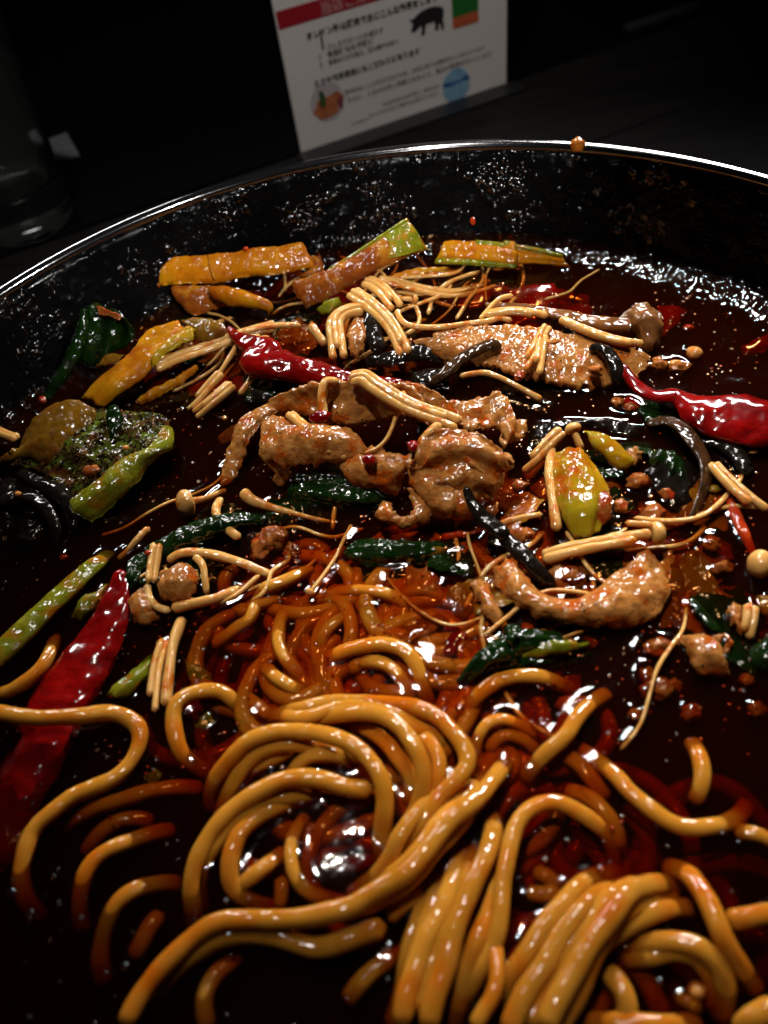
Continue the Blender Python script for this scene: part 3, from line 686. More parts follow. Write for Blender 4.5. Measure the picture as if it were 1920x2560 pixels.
noodle('noodle between the second and topmost ones of the bottom right bundle', 'I 1050,935,0 930,965,2.6 820,1030,3.4 720,1130,3.6 630,1250,3.6 560,1380,3.4 490,1510,3 420,1690,2.6')
noodle('noodle between the leftmost and second ones of the bottom right bundle', 'I 850,875,-1 720,915,1 615,1005,1.8 530,1110,2 450,1220,2 380,1340,1.8 310,1480,1.6 240,1690,1.2')
noodle('noodle just under the topmost one in the bottom right bundle', 'I 1190,1000,1 1070,1005,2.4 960,1060,3.4 875,1140,3.6 790,1250,3.6 705,1390,3.2 630,1560,2.8 560,1700,2.4')
noodle('curved noodle inside the pale ring following its inner edge', 'I 900,1330,-.6 1010,1300,.6 1140,1290,1 1260,1320,1.2 1340,1390,1 1380,1480,.8 1370,1600,-.4')

# left side
noodle('long S-shaped noodle along the left side', 'G -60,40,4.4 80,62,5.2 200,72 400,62,5 560,45,3.6 660,70,2.2 722,140,1.4 725,225,1 675,310,.8 590,385 470,440,1 345,500 245,580,1.2 165,680,1 122,800,.8 115,920,.2 145,1040,-1 230,1130,-3.5', 1.85)
noodle('orange noodle sunk under the S-shaped noodle', 'G 1060,440,-1.8 900,435,-1 750,458,-.8 600,508,-.8 480,558,-1 380,610,-1.6 290,670,-3', 1.7)
noodle('sunken orange arc at left, between two pale arcs', 'G 800,615,-2.2 690,592,-1.2 590,620,-1 500,690,-1.2 430,790,-2.8', 1.7)
noodle('pale brown noodle arc at left with a fading tail', 'G 915,655,-.8 780,678,.4 650,718,.8 545,778 470,850,.8 430,950,.2 420,1060,-1 440,1190,-3.5', 1.75)
noodle('lower pale noodle arc at left near the bottom coil', 'G 950,940,-1.4 840,928,0 720,948,.6 640,1010,.4 572,1090,0 535,1200,-1 532,1340,-2.2 545,1470,-4', 1.75)
noodle('reddish sunken stub inside the lower left arc', 'G 850,1085,-1.6 785,1145,-.8 732,1230,-.8 690,1330,-2.2', 1.7)
noodle('noodle hook left of the coil round a dark gap', 'G 1300,120,-.8 1235,15,1 1150,-55,2 1050,-72,2.4 960,-42 898,30,2.2 888,120,2 920,210,1.6 990,290,1 1100,375,-.6', 1.8)
noodle('noodle curving up at the left frame edge', 'D -60,1505,1.4 60,1485,2 150,1440,2.2 220,1385 275,1310,2 305,1240,1.4 325,1165,-.4', 1.8)
noodle('faint noodle standing off the bottom frame edge at left', 'G 1085,1700,.2 1068,1560,.4 1090,1440,.2 1160,1350,-.2 1260,1300,-1.4', 1.7)

# behind the coil
noodle('sunken noodle hump highest behind the coil', 'E 300,1010,-2.6 430,955,-1.4 600,915,-.6 760,898,.2 880,918,.4 970,970,0 1050,1060,-1.6', 1.75)
noodle('noodle dropping at left behind the coil', 'E 330,1000,-1.8 265,1030,-.4 232,1100,.2 240,1200,.4 282,1300,.6 330,1380,.4 385,1440,-1', 1.75)
noodle('small sunken arch in the red soup behind the coil', 'E 670,1050,-1.6 585,1058,-.6 520,1115,-.2 488,1190,-.6 480,1280,-2', 1.6)
noodle('bright noodle arch just behind the coil', 'E 460,1400,-1 525,1325,.6 620,1258,1.6 725,1218,2 830,1208,2 930,1238 1010,1300,1.6 1075,1400,1 1108,1500,.2 1120,1600,-1.6', 1.85)
noodle('paler arch nested under the bright arch behind coil', 'E 640,1345,-.8 750,1312,.4 860,1330,.6 938,1390,.4 980,1470,0 1015,1560,-1.4', 1.75)
noodle('orange sunken noodle right of the bright arch', 'E 860,1080,-2 950,1160,-1 1015,1250,-1 1065,1340,-1.6 1110,1440,-3', 1.7)
noodle('short noodle stub at left behind the coil', 'E 140,1340,-1 205,1405,.4 285,1465,.6 375,1510,-1', 1.7)
noodle('slanting noodle running up right from the left of the coil', 'D 1255,1225,-1 1380,1130,.2 1500,1040,.6 E 60,1005,.6 180,960,-.2 260,930,-1.4', 1.7)
noodle('upper slanting noodle behind the coil, near the enoki', 'D 1500,1010,-1 1560,900,.4 E 110,905,.8 205,850,1.2 320,798,1 440,762,-.4', 1.7)
noodle('red sunken noodle left of the coil top', 'E 10,1510,-1.6 100,1580,-1 190,1650,-1.6', 1.7)

LAND = {'bright middle chilli': (800, 930), 'long yellow leek': (570, 660), 'diagonal leek': (900, 640), 'striped leek': (1230, 640), 'flat back pork slice': (1400, 880),
        'pork arch': (850, 1080), 'right pork fold': (1200, 1120), 'cabbage heart': (1450, 1200), 'smile-shaped pork': (1500, 1500), 'capped enoki pair': (1560, 1360),
        'rolled dark leaf': (1300, 1620), 'middle dark leaf': (980, 1370), 'spiced leaf': (270, 1150), 'ribbed pork lump': (440, 1470), 'lone round-capped enoki': (470, 1250),
        'green stem at left': (120, 1520), 'noodle coil': (800, 1900), 'pale noodle ring': (1700, 2400), 'large right chilli': (1800, 1040), 'sagging right noodle': (1700, 2050),
        'S-shaped noodle': (200, 1900), 'arched noodle': (1400, 2050), 'straight bottom strands': (1080, 2300), 'lower left noodle arcs': (330, 2250), 'blunt-ended noodle': (850, 2330)}
PHR = set()
def where(what, x, y):
    """a label that singles the thing out by the landmark it lies next to"""
    for nm in sorted(LAND, key=lambda q: math.hypot(LAND[q][0]-x, LAND[q][1]-y)):
        dx, dy = x-LAND[nm][0], y-LAND[nm][1]
        a = int(round(math.degrees(math.atan2(-dy, dx))/45)) % 8
        w = ('right of', 'up and right of', 'straight above', 'up and left of', 'left of', 'down and left of', 'straight below', 'down and right of')[a]
        near = 'close' if math.hypot(dx, dy) < 130 else ('' if math.hypot(dx, dy) < 240 else 'further')
        q = ' '.join(f'{what} {near} {w} the {nm}'.split())
        if q not in PHR: PHR.add(q); return q
    return what

def sunk(cx, cy, rad, a0, a1, z, el, rot):
    c = P(cx, cy, z); n = 9; q = []
    for i, a in enumerate(np.linspace(a0, a1, n)):
        x, y = rad*math.cos(a), rad*el*math.sin(a)
        q.append(c+np.array([x*math.cos(rot)-y*math.sin(rot), x*math.sin(rot)+y*math.cos(rot), 1.2*math.sin(i*1.1)]))
    v, f = tube_geo(np.array(q), [1.7], 10, 1.2, w=1.06, h=.94, expo=2.3, wob=.03, seed=int(cx))
    mesh('noodle', v, f, M['noodle'], None, label=where('sunken orange noodle', cx, cy), cat='noodle', group='noodles sunk deep in the soup')
for i in range(46):
    cx, cy = rng.normal(960, 210), rng.normal(1830, 190)
    sunk(cx, cy, rng.uniform(8, 24), rng.uniform(0, 6.28), rng.uniform(7.5, 10.5), rng.uniform(-9.5, -3.4), rng.uniform(.5, 1), rng.uniform(0, 3.1))
for i in range(26):
    cx, cy = rng.uniform(560, 1180), rng.uniform(1430, 1760)
    sunk(cx, cy, rng.uniform(8, 20), rng.uniform(0, 6.28), rng.uniform(7.5, 10.5), rng.uniform(-5.5, -2.6), rng.uniform(.5, 1), rng.uniform(0, 3.1))
for i in range(16):
    sunk(rng.uniform(1150, 1900), rng.uniform(2050, 2600), rng.uniform(9, 20), rng.uniform(0, 6.28), rng.uniform(7.5, 10.5), rng.uniform(-11, -4.0), rng.uniform(.5, 1), rng.uniform(0, 3.1))

# ------------------------------------------------------------------ enoki mushrooms
enoki('single enoki with a round pale cap, left of the pork', 'D 1340,300,-1 1260,330,1.2 1160,360,2.6 1105,368,3.2', .95, 1, [(0, 3.55)])
enoki('bent enoki strip crossing the green leaf left of centre', 'D 1310,345,.6 1278,420,2.4 1330,500,2.8 1400,570,2.2 1450,600,1', 1.2, 1, flat_=.75)
enoki('pale enoki trailing under the dark leaf at centre', 'E 15,300,3 60,350,2.6 150,390,1.8 280,425,1 420,462,.2 540,485,-.8', rad=[1.5, 1.5, 1.1, .8, .6, .5])
enoki('upright enoki pair in front of the left pork lump', 'D 930,610,5.4 912,720,4.6 897,850,4 895,910,3', .85, 2, gap=1.6)
enoki('ribbon-like enoki hooked under the left pork lump', 'D 872,850,3.6 885,930,3.2 930,985,3 1000,1012,2.8 1075,1015,2', .95, 1, flat_=.6)
enoki('thick enoki lying across below the left pork lump', 'D 1015,1000,3 1150,968,3 1290,935,2 1380,900,.8 1450,880,-.8', 1.35, 1)
enoki('pair of long enoki hanging down beside the red chilli', 'D 1085,1050,1.6 1030,1190,2 1005,1350,2.2 990,1480,2 985,1580,1.6', 1.25, 1)
enoki('thin enoki pair left of the thick hanging one', 'D 985,1180,1.2 940,1300,1.6 915,1450,1.6 895,1680,1.2', .85, 2, gap=1.5)
enoki('lone enoki stem sinking beside the dark leaf at left', 'D 885,515,2 835,570,1.8 775,640,.6 700,715,-1', 1.0, 1)
enoki('thin enoki with a small cap lying in the red soup', 'E 665,500,.2 615,590,.5 570,690,.8 510,780,1 455,855,1.1 405,915,1.2', .6, 1, [(0, 1.25)])
enoki('wide enoki strip draped over the noodles at left centre', 'D 990,720,1.4 1060,675,2.6 1180,665,3.4 1300,685 1440,730,2.6 1560,780,1 1640,815,-.4', 1.3, 1, flat_=.7)
enoki('looped enoki ribbon right of the left pork lump', 'D 1150,680,3.4 1200,740,3 1215,830,2 1225,920,0', .9, 1, flat_=.6)
enoki('triple enoki bundle lying left of the red chilli tip', 'A 915,990,5.4 1050,930,6 1200,880,6 1370,815 1500,775,5.6 1659,735,5', 1.0, 3, gap=1.75)
enoki('enoki pair reaching over the red chilli tip', 'B 20,785,6.4 150,752,6.6 280,742,6 410,755,4', .75, 2, gap=1.4)
enoki('thin enoki arched over the red chilli shoulder', 'A 1410,850,5.5 1480,815,7 1560,798,7.4 B 100,812 220,806,7', .7, 1, flat_=.6)
enoki('thin enoki falling away left of the red chilli', 'A 1425,820,6.4 1355,940,5 1285,1045,3.6 1190,1165,2 1110,1250,.4', .75, 1)
enoki('pale enoki pair slanting below the triple bundle', 'A 1310,1020,4 1230,1110,3 1150,1205,1.6 1090,1270,.2', .85, 2, gap=1.5)
enoki('pale cut enoki bundle under the red chilli', 'A 1375,1085,3.6 1300,1150,3.2 1210,1225,2 1150,1280,.4', 1.0, 3, gap=1.6)
enoki('short white enoki stub beside the black fungus tip', 'A 1510,1020,3 1470,1085,2.6 1420,1155,2', 1.0, 1)
enoki('enoki stem poking in from the left frame edge', 'A -60,1350,6 20,1385,6 130,1420,5', 1.05, 2, gap=1.5)
enoki('stout enoki bundle slanting over the black fungus', 'B 660,545,10 760,610,10 860,700,9 930,800,7.6 975,915,6', 1.15, 3, gap=1.8, fan=-.3)
enoki('enoki root clump at the top of the pile', 'B 740,480,9 800,500,9.4 870,560,9 930,640,8', 1.1, 3, gap=1.9)
enoki('long enoki strands trailing right into the soup', 'B 820,465,8 950,492,6 1100,530,3.4 1260,550,1.2 1400,525,-.2 1540,480,-1', .75, 3, gap=1.5, fan=.8)
enoki('small capped enoki right of the top clump', 'B 890,545,7 950,580,6.2 1025,590,5.2', .75, 1, [(0, 1.5)])
enoki('folded enoki bundle hanging down near the red chilli', 'B 730,640,9 620,660,9.4 565,720,9 570,820,8 585,940,6.6', 1.25, 3, gap=1.9)
enoki('plump enoki piece left of the folded bundle', 'B 420,740,6 455,790,5.6 510,860,4.4', 1.5, 1)
enoki('single long enoki stretched right across the back pork', 'B 930,650,9 965,725,8.4 1060,752,8 1200,752,7.6 1350,732 1500,712,7 C 60,700,7 190,728,6', .85, 1)
enoki('enoki curled up like a hook above the back pork', 'B 1420,710,6.4 1475,645,7 1530,592,7.4 1580,570 1645,568,7', .75, 1)
enoki('enoki pair lying along the top of the back pork', 'C -20,685,7 100,662,7.6 230,665,7.4 350,695,7', 1.05, 2, gap=1.8)
enoki('enoki pair running down right over the back pork', 'C 430,705,7 560,765,7 680,810,6.4 800,842,5.6 950,868,4.4', 1.0, 2, gap=1.7, fan=.5)
enoki('forked enoki pair on the face of the back pork', 'C 355,745,8 305,830,7.6 250,930,7 205,1010,6', .9, 2, gap=1.6)
enoki('short twin enoki right of the forked pair', 'C 325,800,8 312,900,7.4 288,1035,6', 1.0, 2, gap=1.7)
enoki('single enoki below the back pork bending right', 'B 1300,1045,4 1450,1025,4.4 C 80,1058,4 180,1108,3.2 320,1185,2', .85, 1)
enoki('thick enoki loop hooked over the pork ridge', 'B 585,1075,17 530,1058,18 488,1110,17.4 490,1200,15 500,1290,13 485,1390,11', 1.25, 1, flat_=.7)
enoki('enoki strip slanting over the front left pork', 'B 290,1265,13 380,1340,13 470,1420,12 545,1490,10.6 630,1540,9', 1.0, 2, gap=1.3)
enoki('thin curved enoki thread hanging inside the pork arch', 'B 965,1130,16 970,1195,15 925,1280,13 888,1380,11.4 840,1450,10.4 770,1490,10 680,1512,9.6', rad=[.9, .8, .6, .55, .5, .5])
enoki('long enoki bundle lying over the right of the pork', 'B 650,1065,18 720,1048,18.6 820,1110,18 950,1190,16.6 1080,1250,15.4 1200,1290,14.6 1330,1345,13.6', 1.1, 3, gap=1.7)
enoki('enoki leaning left of the yellow cabbage heart', 'C 445,1365,6 350,1450,5 260,1550,3.4 175,1620,1', 1.15, 2, gap=1.5)
enoki('flat-capped enoki on top of the yellow cabbage heart', 'C 555,1480,5 530,1420,7 510,1372,8', .95, 1, [(0, 2.1)])
enoki('enoki stem along the left edge of the cabbage heart', 'C 378,1470,4 F 365,200,4.4 388,380,4 415,570,2.4', 1.15, 1)
enoki('enoki pair with a single round cap below the cabbage heart', 'F 320,700,1.4 470,655,2.8 650,618,3.6 850,585,4.4 1010,568,5', 1.2, 2, [(0, 2.75)], gap=2.2)
enoki('short enoki stub left of the cabbage heart foot', 'F 60,500,1 190,462,2 325,440,2', .75, 1)
enoki('slim enoki behind the capped pair', 'F 810,490,2.2 900,498,2.2 990,508,1.6', .8, 1)
enoki('long enoki pair leaving through the right frame edge', 'F 1325,140,3 1420,240,3.4 1530,340,3 1700,470,2', 1.1, 2, gap=2.1, fan=.4)
enoki('large pale enoki cap at the right frame edge', 'F 1780,760,1 1700,745,2 1640,738,2.4', 1.2, 1, [(0, 3.3)])
enoki('short upright enoki pair at lower right', 'F 1560,975,3 1550,1080,2.4 1525,1180,.6', .95, 2, gap=1.6)
enoki('stubby whitish enoki on the right pork lump', 'B 1190,1325,16 1120,1390,15 1060,1460,13', 1.3, 1)

# ------------------------------------------------------------------ pork slices
meat('wide pork slice arched over the dark hollow at centre', [
    'B 100,1250,3 180,1170,8 250,1135,11 400,1098,15 560,1066,17 760,1064,17 900,1092,16.5 1010,1105,16 1100,1190,14',
    'B 150,1310,3 240,1230,8 420,1190,11 600,1190,12.5 800,1180,12.5 950,1190,12 1080,1260,12',
    'B 200,1350,2 330,1285,6 450,1300,8 620,1340,8 800,1320,8 960,1285,9 1130,1350,11'], thick=2.8, ragged=.9, noise=((1.0, 8.0), (.4, 2.6), (.2, 1.1)))
meat('left flank of pork drooping into the soup', [
    'B 150,1200,8 60,1250,6.6 -20,1320,5 -70,1450,3.4 -110,1560,2 -115,1690,.6',
    'B 230,1240,8 130,1310,7 60,1400,6 30,1480,4 -5,1580,2.4 -40,1660,1'], thick=2.4, bulge=.7, ragged=.9, noise=((.7, 7.0), (.3, 2.6), (.2, 1.1)))
meat('peppered pork lump at front left of the heap', [
    'B 190,1262,12 330,1290,12.6 480,1330,12.4 640,1345,12 720,1400,11',
    'B 130,1330,11 280,1380,12.4 450,1420,12.8 640,1420,12 760,1460,10',
    'B 105,1430,9.4 250,1480,10.4 430,1500,10.4 600,1500,10 790,1490,9',
    'B 120,1520,7.4 250,1580,7.6 430,1575,7.8 560,1560,8 690,1550,8'], thick=3.6, bulge=1.2)
meat('small pork tail hanging from the peppered lump', ['B 175,1570,6.4 185,1630,4 220,1700,1', 'B 310,1570,6.4 300,1620,4 270,1710,1'], thick=2.2)
meat('small pork piece with a red drop at front centre', [
    'B 555,1550,8 650,1515,9.6 780,1490,10.4 900,1488,10 985,1510,9',
    'B 590,1600,6.4 700,1580,8.4 800,1580,9 900,1590,9 990,1600,8',
    'E 640,235,4.4 740,240,5.6 820,250,6 900,260,6 975,220,6',
    'E 780,262,3 830,290,3.2 880,330,2.4 930,340,2.4 965,280,4'], thick=3, bulge=.8)
meat('big smooth pork fold at the right of the heap', [
    'B 1030,1540,12 1085,1400,15 1170,1345,16.4 1300,1355,16.6 1450,1385,16 1560,1470,14',
    'B 1060,1600,11 1140,1480,14.4 1250,1440,15.6 1400,1460,15.4 1540,1540,13 1600,1600,11',
    'E 1010,200,9 1130,160,11.6 1260,140,12.4 1400,160,12 1530,180,10.6 1590,110,10',
    'E 1090,330,6 1200,330,7.6 1320,340,8 1430,350,7 1500,370,5 1530,340,4.4'], thick=3.4, bulge=1.0, ribs=(2.5, .7), noise=((1.4, 7.0), (.6, 3.0), (.2, 1.1)))
meat('curved pork ridge folded on the right lump', [
    'E 1245,20,13.6 1260,90,12.8 1290,150,12 1330,190,11.4', 'E 1300,0,15.4 1330,80,14.6 1380,150,13.6 1440,200,12', 'E 1390,20,13.4 1430,100,13 1480,180,11.6 1500,250,10'], thick=2.4)
meat('rounded pork flap in front of the right lump', [
    'E 975,200,8.4 1010,140,10.4 1100,95,11.6 1190,120,11.4 1250,170,10.8',
    'E 1000,270,7.4 1090,220,10 1180,230,10 1280,280,9.6',
    'E 1060,330,5.4 1130,360,7 1220,400,7 1310,390,7', 'E 1130,440,3.4 1190,480,3 1250,470,3.4 1310,420,4.4'], thick=3, bulge=.8)
meat('narrow pork strip bridging the two front lumps', ['B 780,1440,9 850,1490,9.6 930,1500,9.4 1010,1490,10', 'B 760,1500,8 850,1540,8.4 930,1550,8.4 1020,1560,9', 'B 790,1560,6 870,1600,6 950,1610,6.4 1020,1620,7'], thick=2.4, bulge=.7)
meat('pork fold drooping off the right lump into the soup', ['E 1240,250,9 1330,300,8.4 1400,330,7.4', 'E 1250,360,6.4 1320,400,6.4 1400,410,5.4', 'E 1230,460,2.4 1300,480,2 1370,470,1.6'], thick=2.4, bulge=1.0)
meat('curled pork tip at the front of the heap', [
    'E 850,372,4 800,430,3.6 850,490,3 930,520,2.6 1020,525,2.8 1090,500,3.4 1140,420,4.6 1130,310,6.4',
    'E 900,390,4.6 890,425,5 940,450,4.6 985,470,4.4 1020,440,4.8 1010,360,6 1000,290,7.4'], thick=2.4, bulge=.9)
meat('wrinkled pork arm reaching right from the heap', [
    'B 860,1085,15.6 1000,1080,15.6 1150,1115,15 1250,1180,13.4 1420,1165,12.4 1540,1130,11.4 1610,1210,10.6 C 160,1265,9.4 235,1295,8',
    'B 900,1115,14.6 1030,1125,14 1180,1190,13.4 1300,1260,12.4 1430,1270,11.4 1560,1240,10.4 1640,1310,9.6 C 170,1350,8 240,1360,7',
    'B 960,1150,13 1070,1180,12.4 1200,1260,12 1310,1330,11.6 1430,1360,10.6 1520,1340,9.4 1590,1450,8 C 110,1440,7 190,1440,6'], thick=3.2, noise=((1.3, 7.0), (.8, 2.8), (.25, 1.1)))
meat('large flat pork slice at the back right', [
    'B 1065,830,6 1150,780,7 1300,742,7.4 1500,742,7.4 C 60,735,7 250,745,7 450,770,6.6 620,800,6 800,855,5 955,905,3.4',
    'B 1110,880,4.6 1230,850,6 1400,840,6.4 C 0,850,6.4 250,870,6 480,900,5.4 700,930,4.6 960,960,2.4',
    'B 1180,950,2.4 1300,960,3.4 1500,990,4 C 100,1010,4 330,1060,3.4 520,1110,2.4 700,1100,2 900,1045,1.2'], thick=3.2, noise=((.8, 10.0), (.25, 3.0), (.14, 1.1)))
meat('small pork piece between enoki and black fungus', [
    'B 640,740,7.4 690,695,8 755,690,8', 'B 625,820,6.6 690,820,7.4 760,800,7.4', 'B 640,915,5 690,935,5 745,890,5.4'], thick=2.6, bulge=.8, noise=((.4, 5.), (.2, 1.4)))
meat('curled pork slice shaped like a smile at right', [
    'F 15,760,2 50,850,2.4 120,950,2.4 240,1030,2.4 400,1085,2.2 600,1120,1.8 800,1122,1.8 930,1110,1.4 1010,1050,1 1060,970,.8',
    'F 80,710,4 130,810,4.6 210,905,4.6 340,985,4.8 480,1020,4.6 640,1020,4.6 800,1000,4.4 900,970,4 1000,920,3 1090,880,1.4',
    'F 150,680,3.6 215,790,4 290,880,3.6 410,935,3 560,930,3 680,845,3.4 790,760,3.8 900,670,3.4 960,640,2.6 1050,770,2'], thick=3, bulge=.8, noise=((.7, 7.0), (.45, 2.4), (.2, 1.0)))
meat('small oval pork piece left of the smile-shaped slice', [
    'E 1345,865,.6 1400,960,1.6 1450,1050,1.6 1520,1100,.6', 'E 1385,830,2 1440,910,3 1490,1000,3 1545,1085,1.6', 'E 1430,815,1 1490,870,1.6 1535,960,1.4 1565,1050,.4'], thick=2.4, bulge=.8)
meat('ribbed pork lump hugged by enoki at left', [
    'D 950,790,4 1010,745,5 1090,725,5.4 1165,765,4.4', 'D 935,870,4.4 1020,850,5.6 1100,840,5.6 1180,860,4', 'D 950,960,2 1020,970,2.6 1100,960,2.6 1175,910,2'], thick=3, bulge=1.2, noise=((.5, 4.0), (.5, 1.8), (.2, .9)))
meat('lower pork lump beside the red chilli at left', [
    'D 765,930,1.6 800,890,3 870,870,3.6', 'D 765,1010,1.4 830,990,3 905,980,3', 'D 790,1090,0 860,1110,.6 950,1060,.8'], thick=2.6, bulge=1.0, noise=((.5, 4.0), (.35, 1.8)))
meat('torn pork piece with a curl at lower right', [
    'F 1110,1150,2 1190,1135,3 1290,1150,3.4 1370,1200,3', 'F 1170,1240,2.4 1250,1240,4 1340,1260,4 1400,1300,2.6', 'F 1210,1350,1.4 1270,1360,2.6 1350,1350,2.8 1410,1370,1.4', 'F 1250,1410,0 1300,1425,.6 1370,1410,.6 1420,1400,-.2'], thick=2.6, bulge=1.0)
meat('small pork curl behind the torn piece', ['F 1345,1155,2.4 1400,1130,3.4 1450,1180,2.6 1440,1280,1', 'F 1370,1200,2 1400,1180,2.6 1415,1210,2.4 1405,1270,1'], thick=1.8)
meat('pork scrap at the right near the upright enoki', ['F 1400,1010,1.6 1440,970,2.4 1490,955,2', 'F 1430,1080,2 1470,1050,2.8 1510,1040,2', 'F 1470,1150,.6 1500,1140,1.4 1525,1110,1'], thick=2)
meat('small pork scrap right of the yellow cabbage heart', ['C 800,1470,3 860,1455,4 915,1500,3', 'C 840,1560,2.4 880,1550,3 915,1530,2'], thick=2)

MN = 'minced pork bits in the soup'
for lab, s, sz in (
        ('red minced pork bit under the bent enoki at left', 'D 1560,600,2', (3.4, 3.4, 2.4)), ('minced pork crumb left of centre above noodles', 'E 190,570,2.2', (4.2, 3.6, 2.8)),
        ('minced pork clump beside the thin capped enoki', 'E 120,660,1.2', (2.6, 2.2, 1.6)), ('reddish minced bit sinking right of the left clump', 'E 300,640,.4', (2.4, 2.4, 1.4)),
        ('pale mince bit at the foot of the black fungus strip', 'F 200,550,2', (3.2, 2.4, 1.8)), ('tiny mince bit left of the cabbage heart', 'F 190,255,2', (2.0, 1.8, 1.4)),
        ('round pale mince bead on the right pork edge', 'F 25,405,4', (1.6, 1.5, 1.4)), ('red-brown mince clump at right above the torn pork', 'F 1010,1215,1', (3.6, 2.4, 1.8)),
        ('orange mince clump in the dark soup at right', 'F 1000,1460,.6', (3.4, 2.6, 1.8)), ('red mince crumb above the orange clump', 'F 950,1390,.2', (2.2, 2.0, 1.4)),
        ('pale mince sliver below the orange clump', 'F 900,1610,.2', (2.8, 1.2, 1.0)), ('brown mince crumb near the crescent noodle', 'F 1210,1600,.2', (2.2, 2.0, 1.3)),
        ('small mince bit right of the orange clump', 'F 1110,1440,0', (1.6, 1.6, 1.2)), ('dark red mince strip beside the cabbage heart', 'F 900,230,2.4', (3.6, 2.2, 1.6)),
        ('brown mince bead under the dark red strip', 'F 980,420,1.6', (3.2, 2.4, 1.8)), ('red mince shred above the capped enoki', 'F 1060,300,2', (2.2, 2.6, 1.4)),
        ('mince flake touching the cabbage heart at right', 'F 790,380,2.6', (1.8, 2.2, 1.4)), ('mince crumb above the pale cap at right', 'F 1330,600,1', (2.2, 2.0, 1.4)),
        ('whitish mince pair left of the pale cap', 'F 1390,740,1', (2.6, 1.8, 1.4)), ('brown mince crumb below the capped enoki', 'F 500,800,1.4', (2.6, 1.8, 1.4)),
        ('red mince bit at the far right of the back pork', 'C 1020,960,2.4', (2.4, 2.8, 1.8)), ('orange mince bit floating behind the right chilli', 'C 1140,980,1.4', (3.4, 2.2, 1.6)),
        ('mince crumb dropped below the back pork', 'C 770,1190,2', (1.8, 2.0, 1.4)), ('reddish crumb beside the dropped mince', 'C 850,1210,1.4', (2.2, 1.8, 1.2)),
        ('mince bit inside the ring of black fungus at the back', 'C 640,1010,5', (2.0, 1.8, 1.4)), ('dark mince crumb under the enoki fork', 'C 190,1030,4.6', (1.8, 1.6, 1.3)),
        ('bright orange crumb at lower right near the frame edge', 'F 1540,1410,.4', (1.6, 1.4, 1.2)), ('dark crumb in the soup at far right', 'F 1600,1580,.2', (2.0, 1.6, 1.0)),
        ('red sauce drop clinging to the thick enoki loop', 'B 480,1290,14', (3.0, 1.8, 1.8)), ('red sauce drop on the small front pork piece', 'B 765,1540,11', (1.7, 1.7, 1.4)),
        ('red sauce drop on the right pork fold', 'B 1025,1460,14', (1.4, 1.7, 1.2))):
    chunk('minced_pork', lab, 'mince', s, sz, 'chili' if 'red sauce' in lab else 'mince', MN, rough=.25 if 'red sauce' in lab else .5, freq=1.6)

# ------------------------------------------------------------------ leeks, cabbage leaves and stems
def part_sheet(parent, name, rows, mat, **kw):
    v, f = sheet_geo(rows, seed=len(USED)+31, **kw)
    return mesh(name, v, f, M[mat], parent)
LG = 'leek pieces at the far side of the bowl'
o = leaf('long yellow-brown leek piece lying highest at the back left', [
    'A 905,360,14 1000,335,15 1220,318,15 B 0,292,15 200,265,14.6 375,238,13',
    'A 915,430,12 1050,405,13 1240,385,13 B 20,365,13 200,340,13 410,310,11.6',
    'A 935,505,9.4 1060,492,10 1260,482,10 B 20,450,10 170,440,10 445,385,9.4'], 'leek', 'leek_piece', 'leek', LG, thick=2.4, bulge=1.2, ragged=.4)
part_sheet(o, 'cut_end', ['A 880,372,14.2 888,430,12.2 905,508,9.4', 'A 905,358,14.2 918,430,12.2 940,512,9.4'], 'leekbrown', thick=1.6, ragged=.3, noise=((.2, 2.),))
part_sheet(o, 'joint_ridge', ['A 1222,322,15.6 1236,390,13.8 1262,470,11', 'A 1236,322,15.6 1250,390,13.8 1276,470,11'], 'leekbrown', thick=1.0, ragged=.2, noise=((.1, 2.),), bulge=.3)
leaf('pale brown leek layer under the long yellow piece', ['A 1000,505,8.6 1130,500,9 1260,500,8', 'A 1030,580,6 1150,580,6.6 1290,570,6', 'A 1075,640,3.4 1140,680,3 1310,640,3'], 'leekbrown', 'leek_piece', 'leek', LG, thick=1.4, bulge=.6)
leaf('yellow tongue-shaped leek below the long piece', ['A 1225,510,9.6 1340,500,10 1480,545,9 1600,600,7.4 B 160,650,5', 'A 1235,560,8 1350,565,9 1480,600,8 1600,630,6.4 B 170,662,4', 'A 1260,590,6.4 1360,632,6 1470,640,5.4 1590,655,4.6 B 180,675,3'], 'leek', 'leek_piece', 'leek', LG, thick=1.6, bulge=.9, ragged=.3)
leaf('brown curl of leek right of the long yellow piece', ['B 400,330,10 450,325,10.6 495,370,9', 'B 420,400,8 460,400,8.6 500,430,7', 'B 330,450,7 400,450,7 470,460,6'], 'leekbrown', 'leek_piece', 'leek', LG, thick=1.3, bulge=.6)
o = leaf('diagonal leek with a green edge rising at back centre', [
    'B 300,480,8 420,440,9.6 560,388,12 700,298,15 850,195,18.4 990,108,21',
    'B 330,560,6 450,510,8 600,450,10.4 760,370,13 900,280,15.4 1050,190,17',
    'B 385,640,3.4 490,590,5.6 650,505,8 800,430,9.6 950,360,11 1120,290,12'], 'leekbrown', 'leek_piece', 'leek', LG, thick=2.0, bulge=1.4, ragged=.4)
part_sheet(o, 'green_edge', ['B 520,400,12 620,340,14 720,275,16.4 850,187,19.4 985,102,22', 'B 540,415,11.6 640,356,13.6 740,290,16 870,206,18.8 1005,125,21'], 'leekgreen', thick=1.2, ragged=.2, noise=((.2, 2.),), bulge=.3)
part_sheet(o, 'green_tip', ['B 845,205,18.8 920,155,20.2 988,112,21.6', 'B 880,280,16.4 960,220,17.8 1040,170,18.8', 'B 870,345,14 980,320,14.6 1105,285,14'], 'leekgreen', thick=1.6, ragged=.4, bulge=.9)
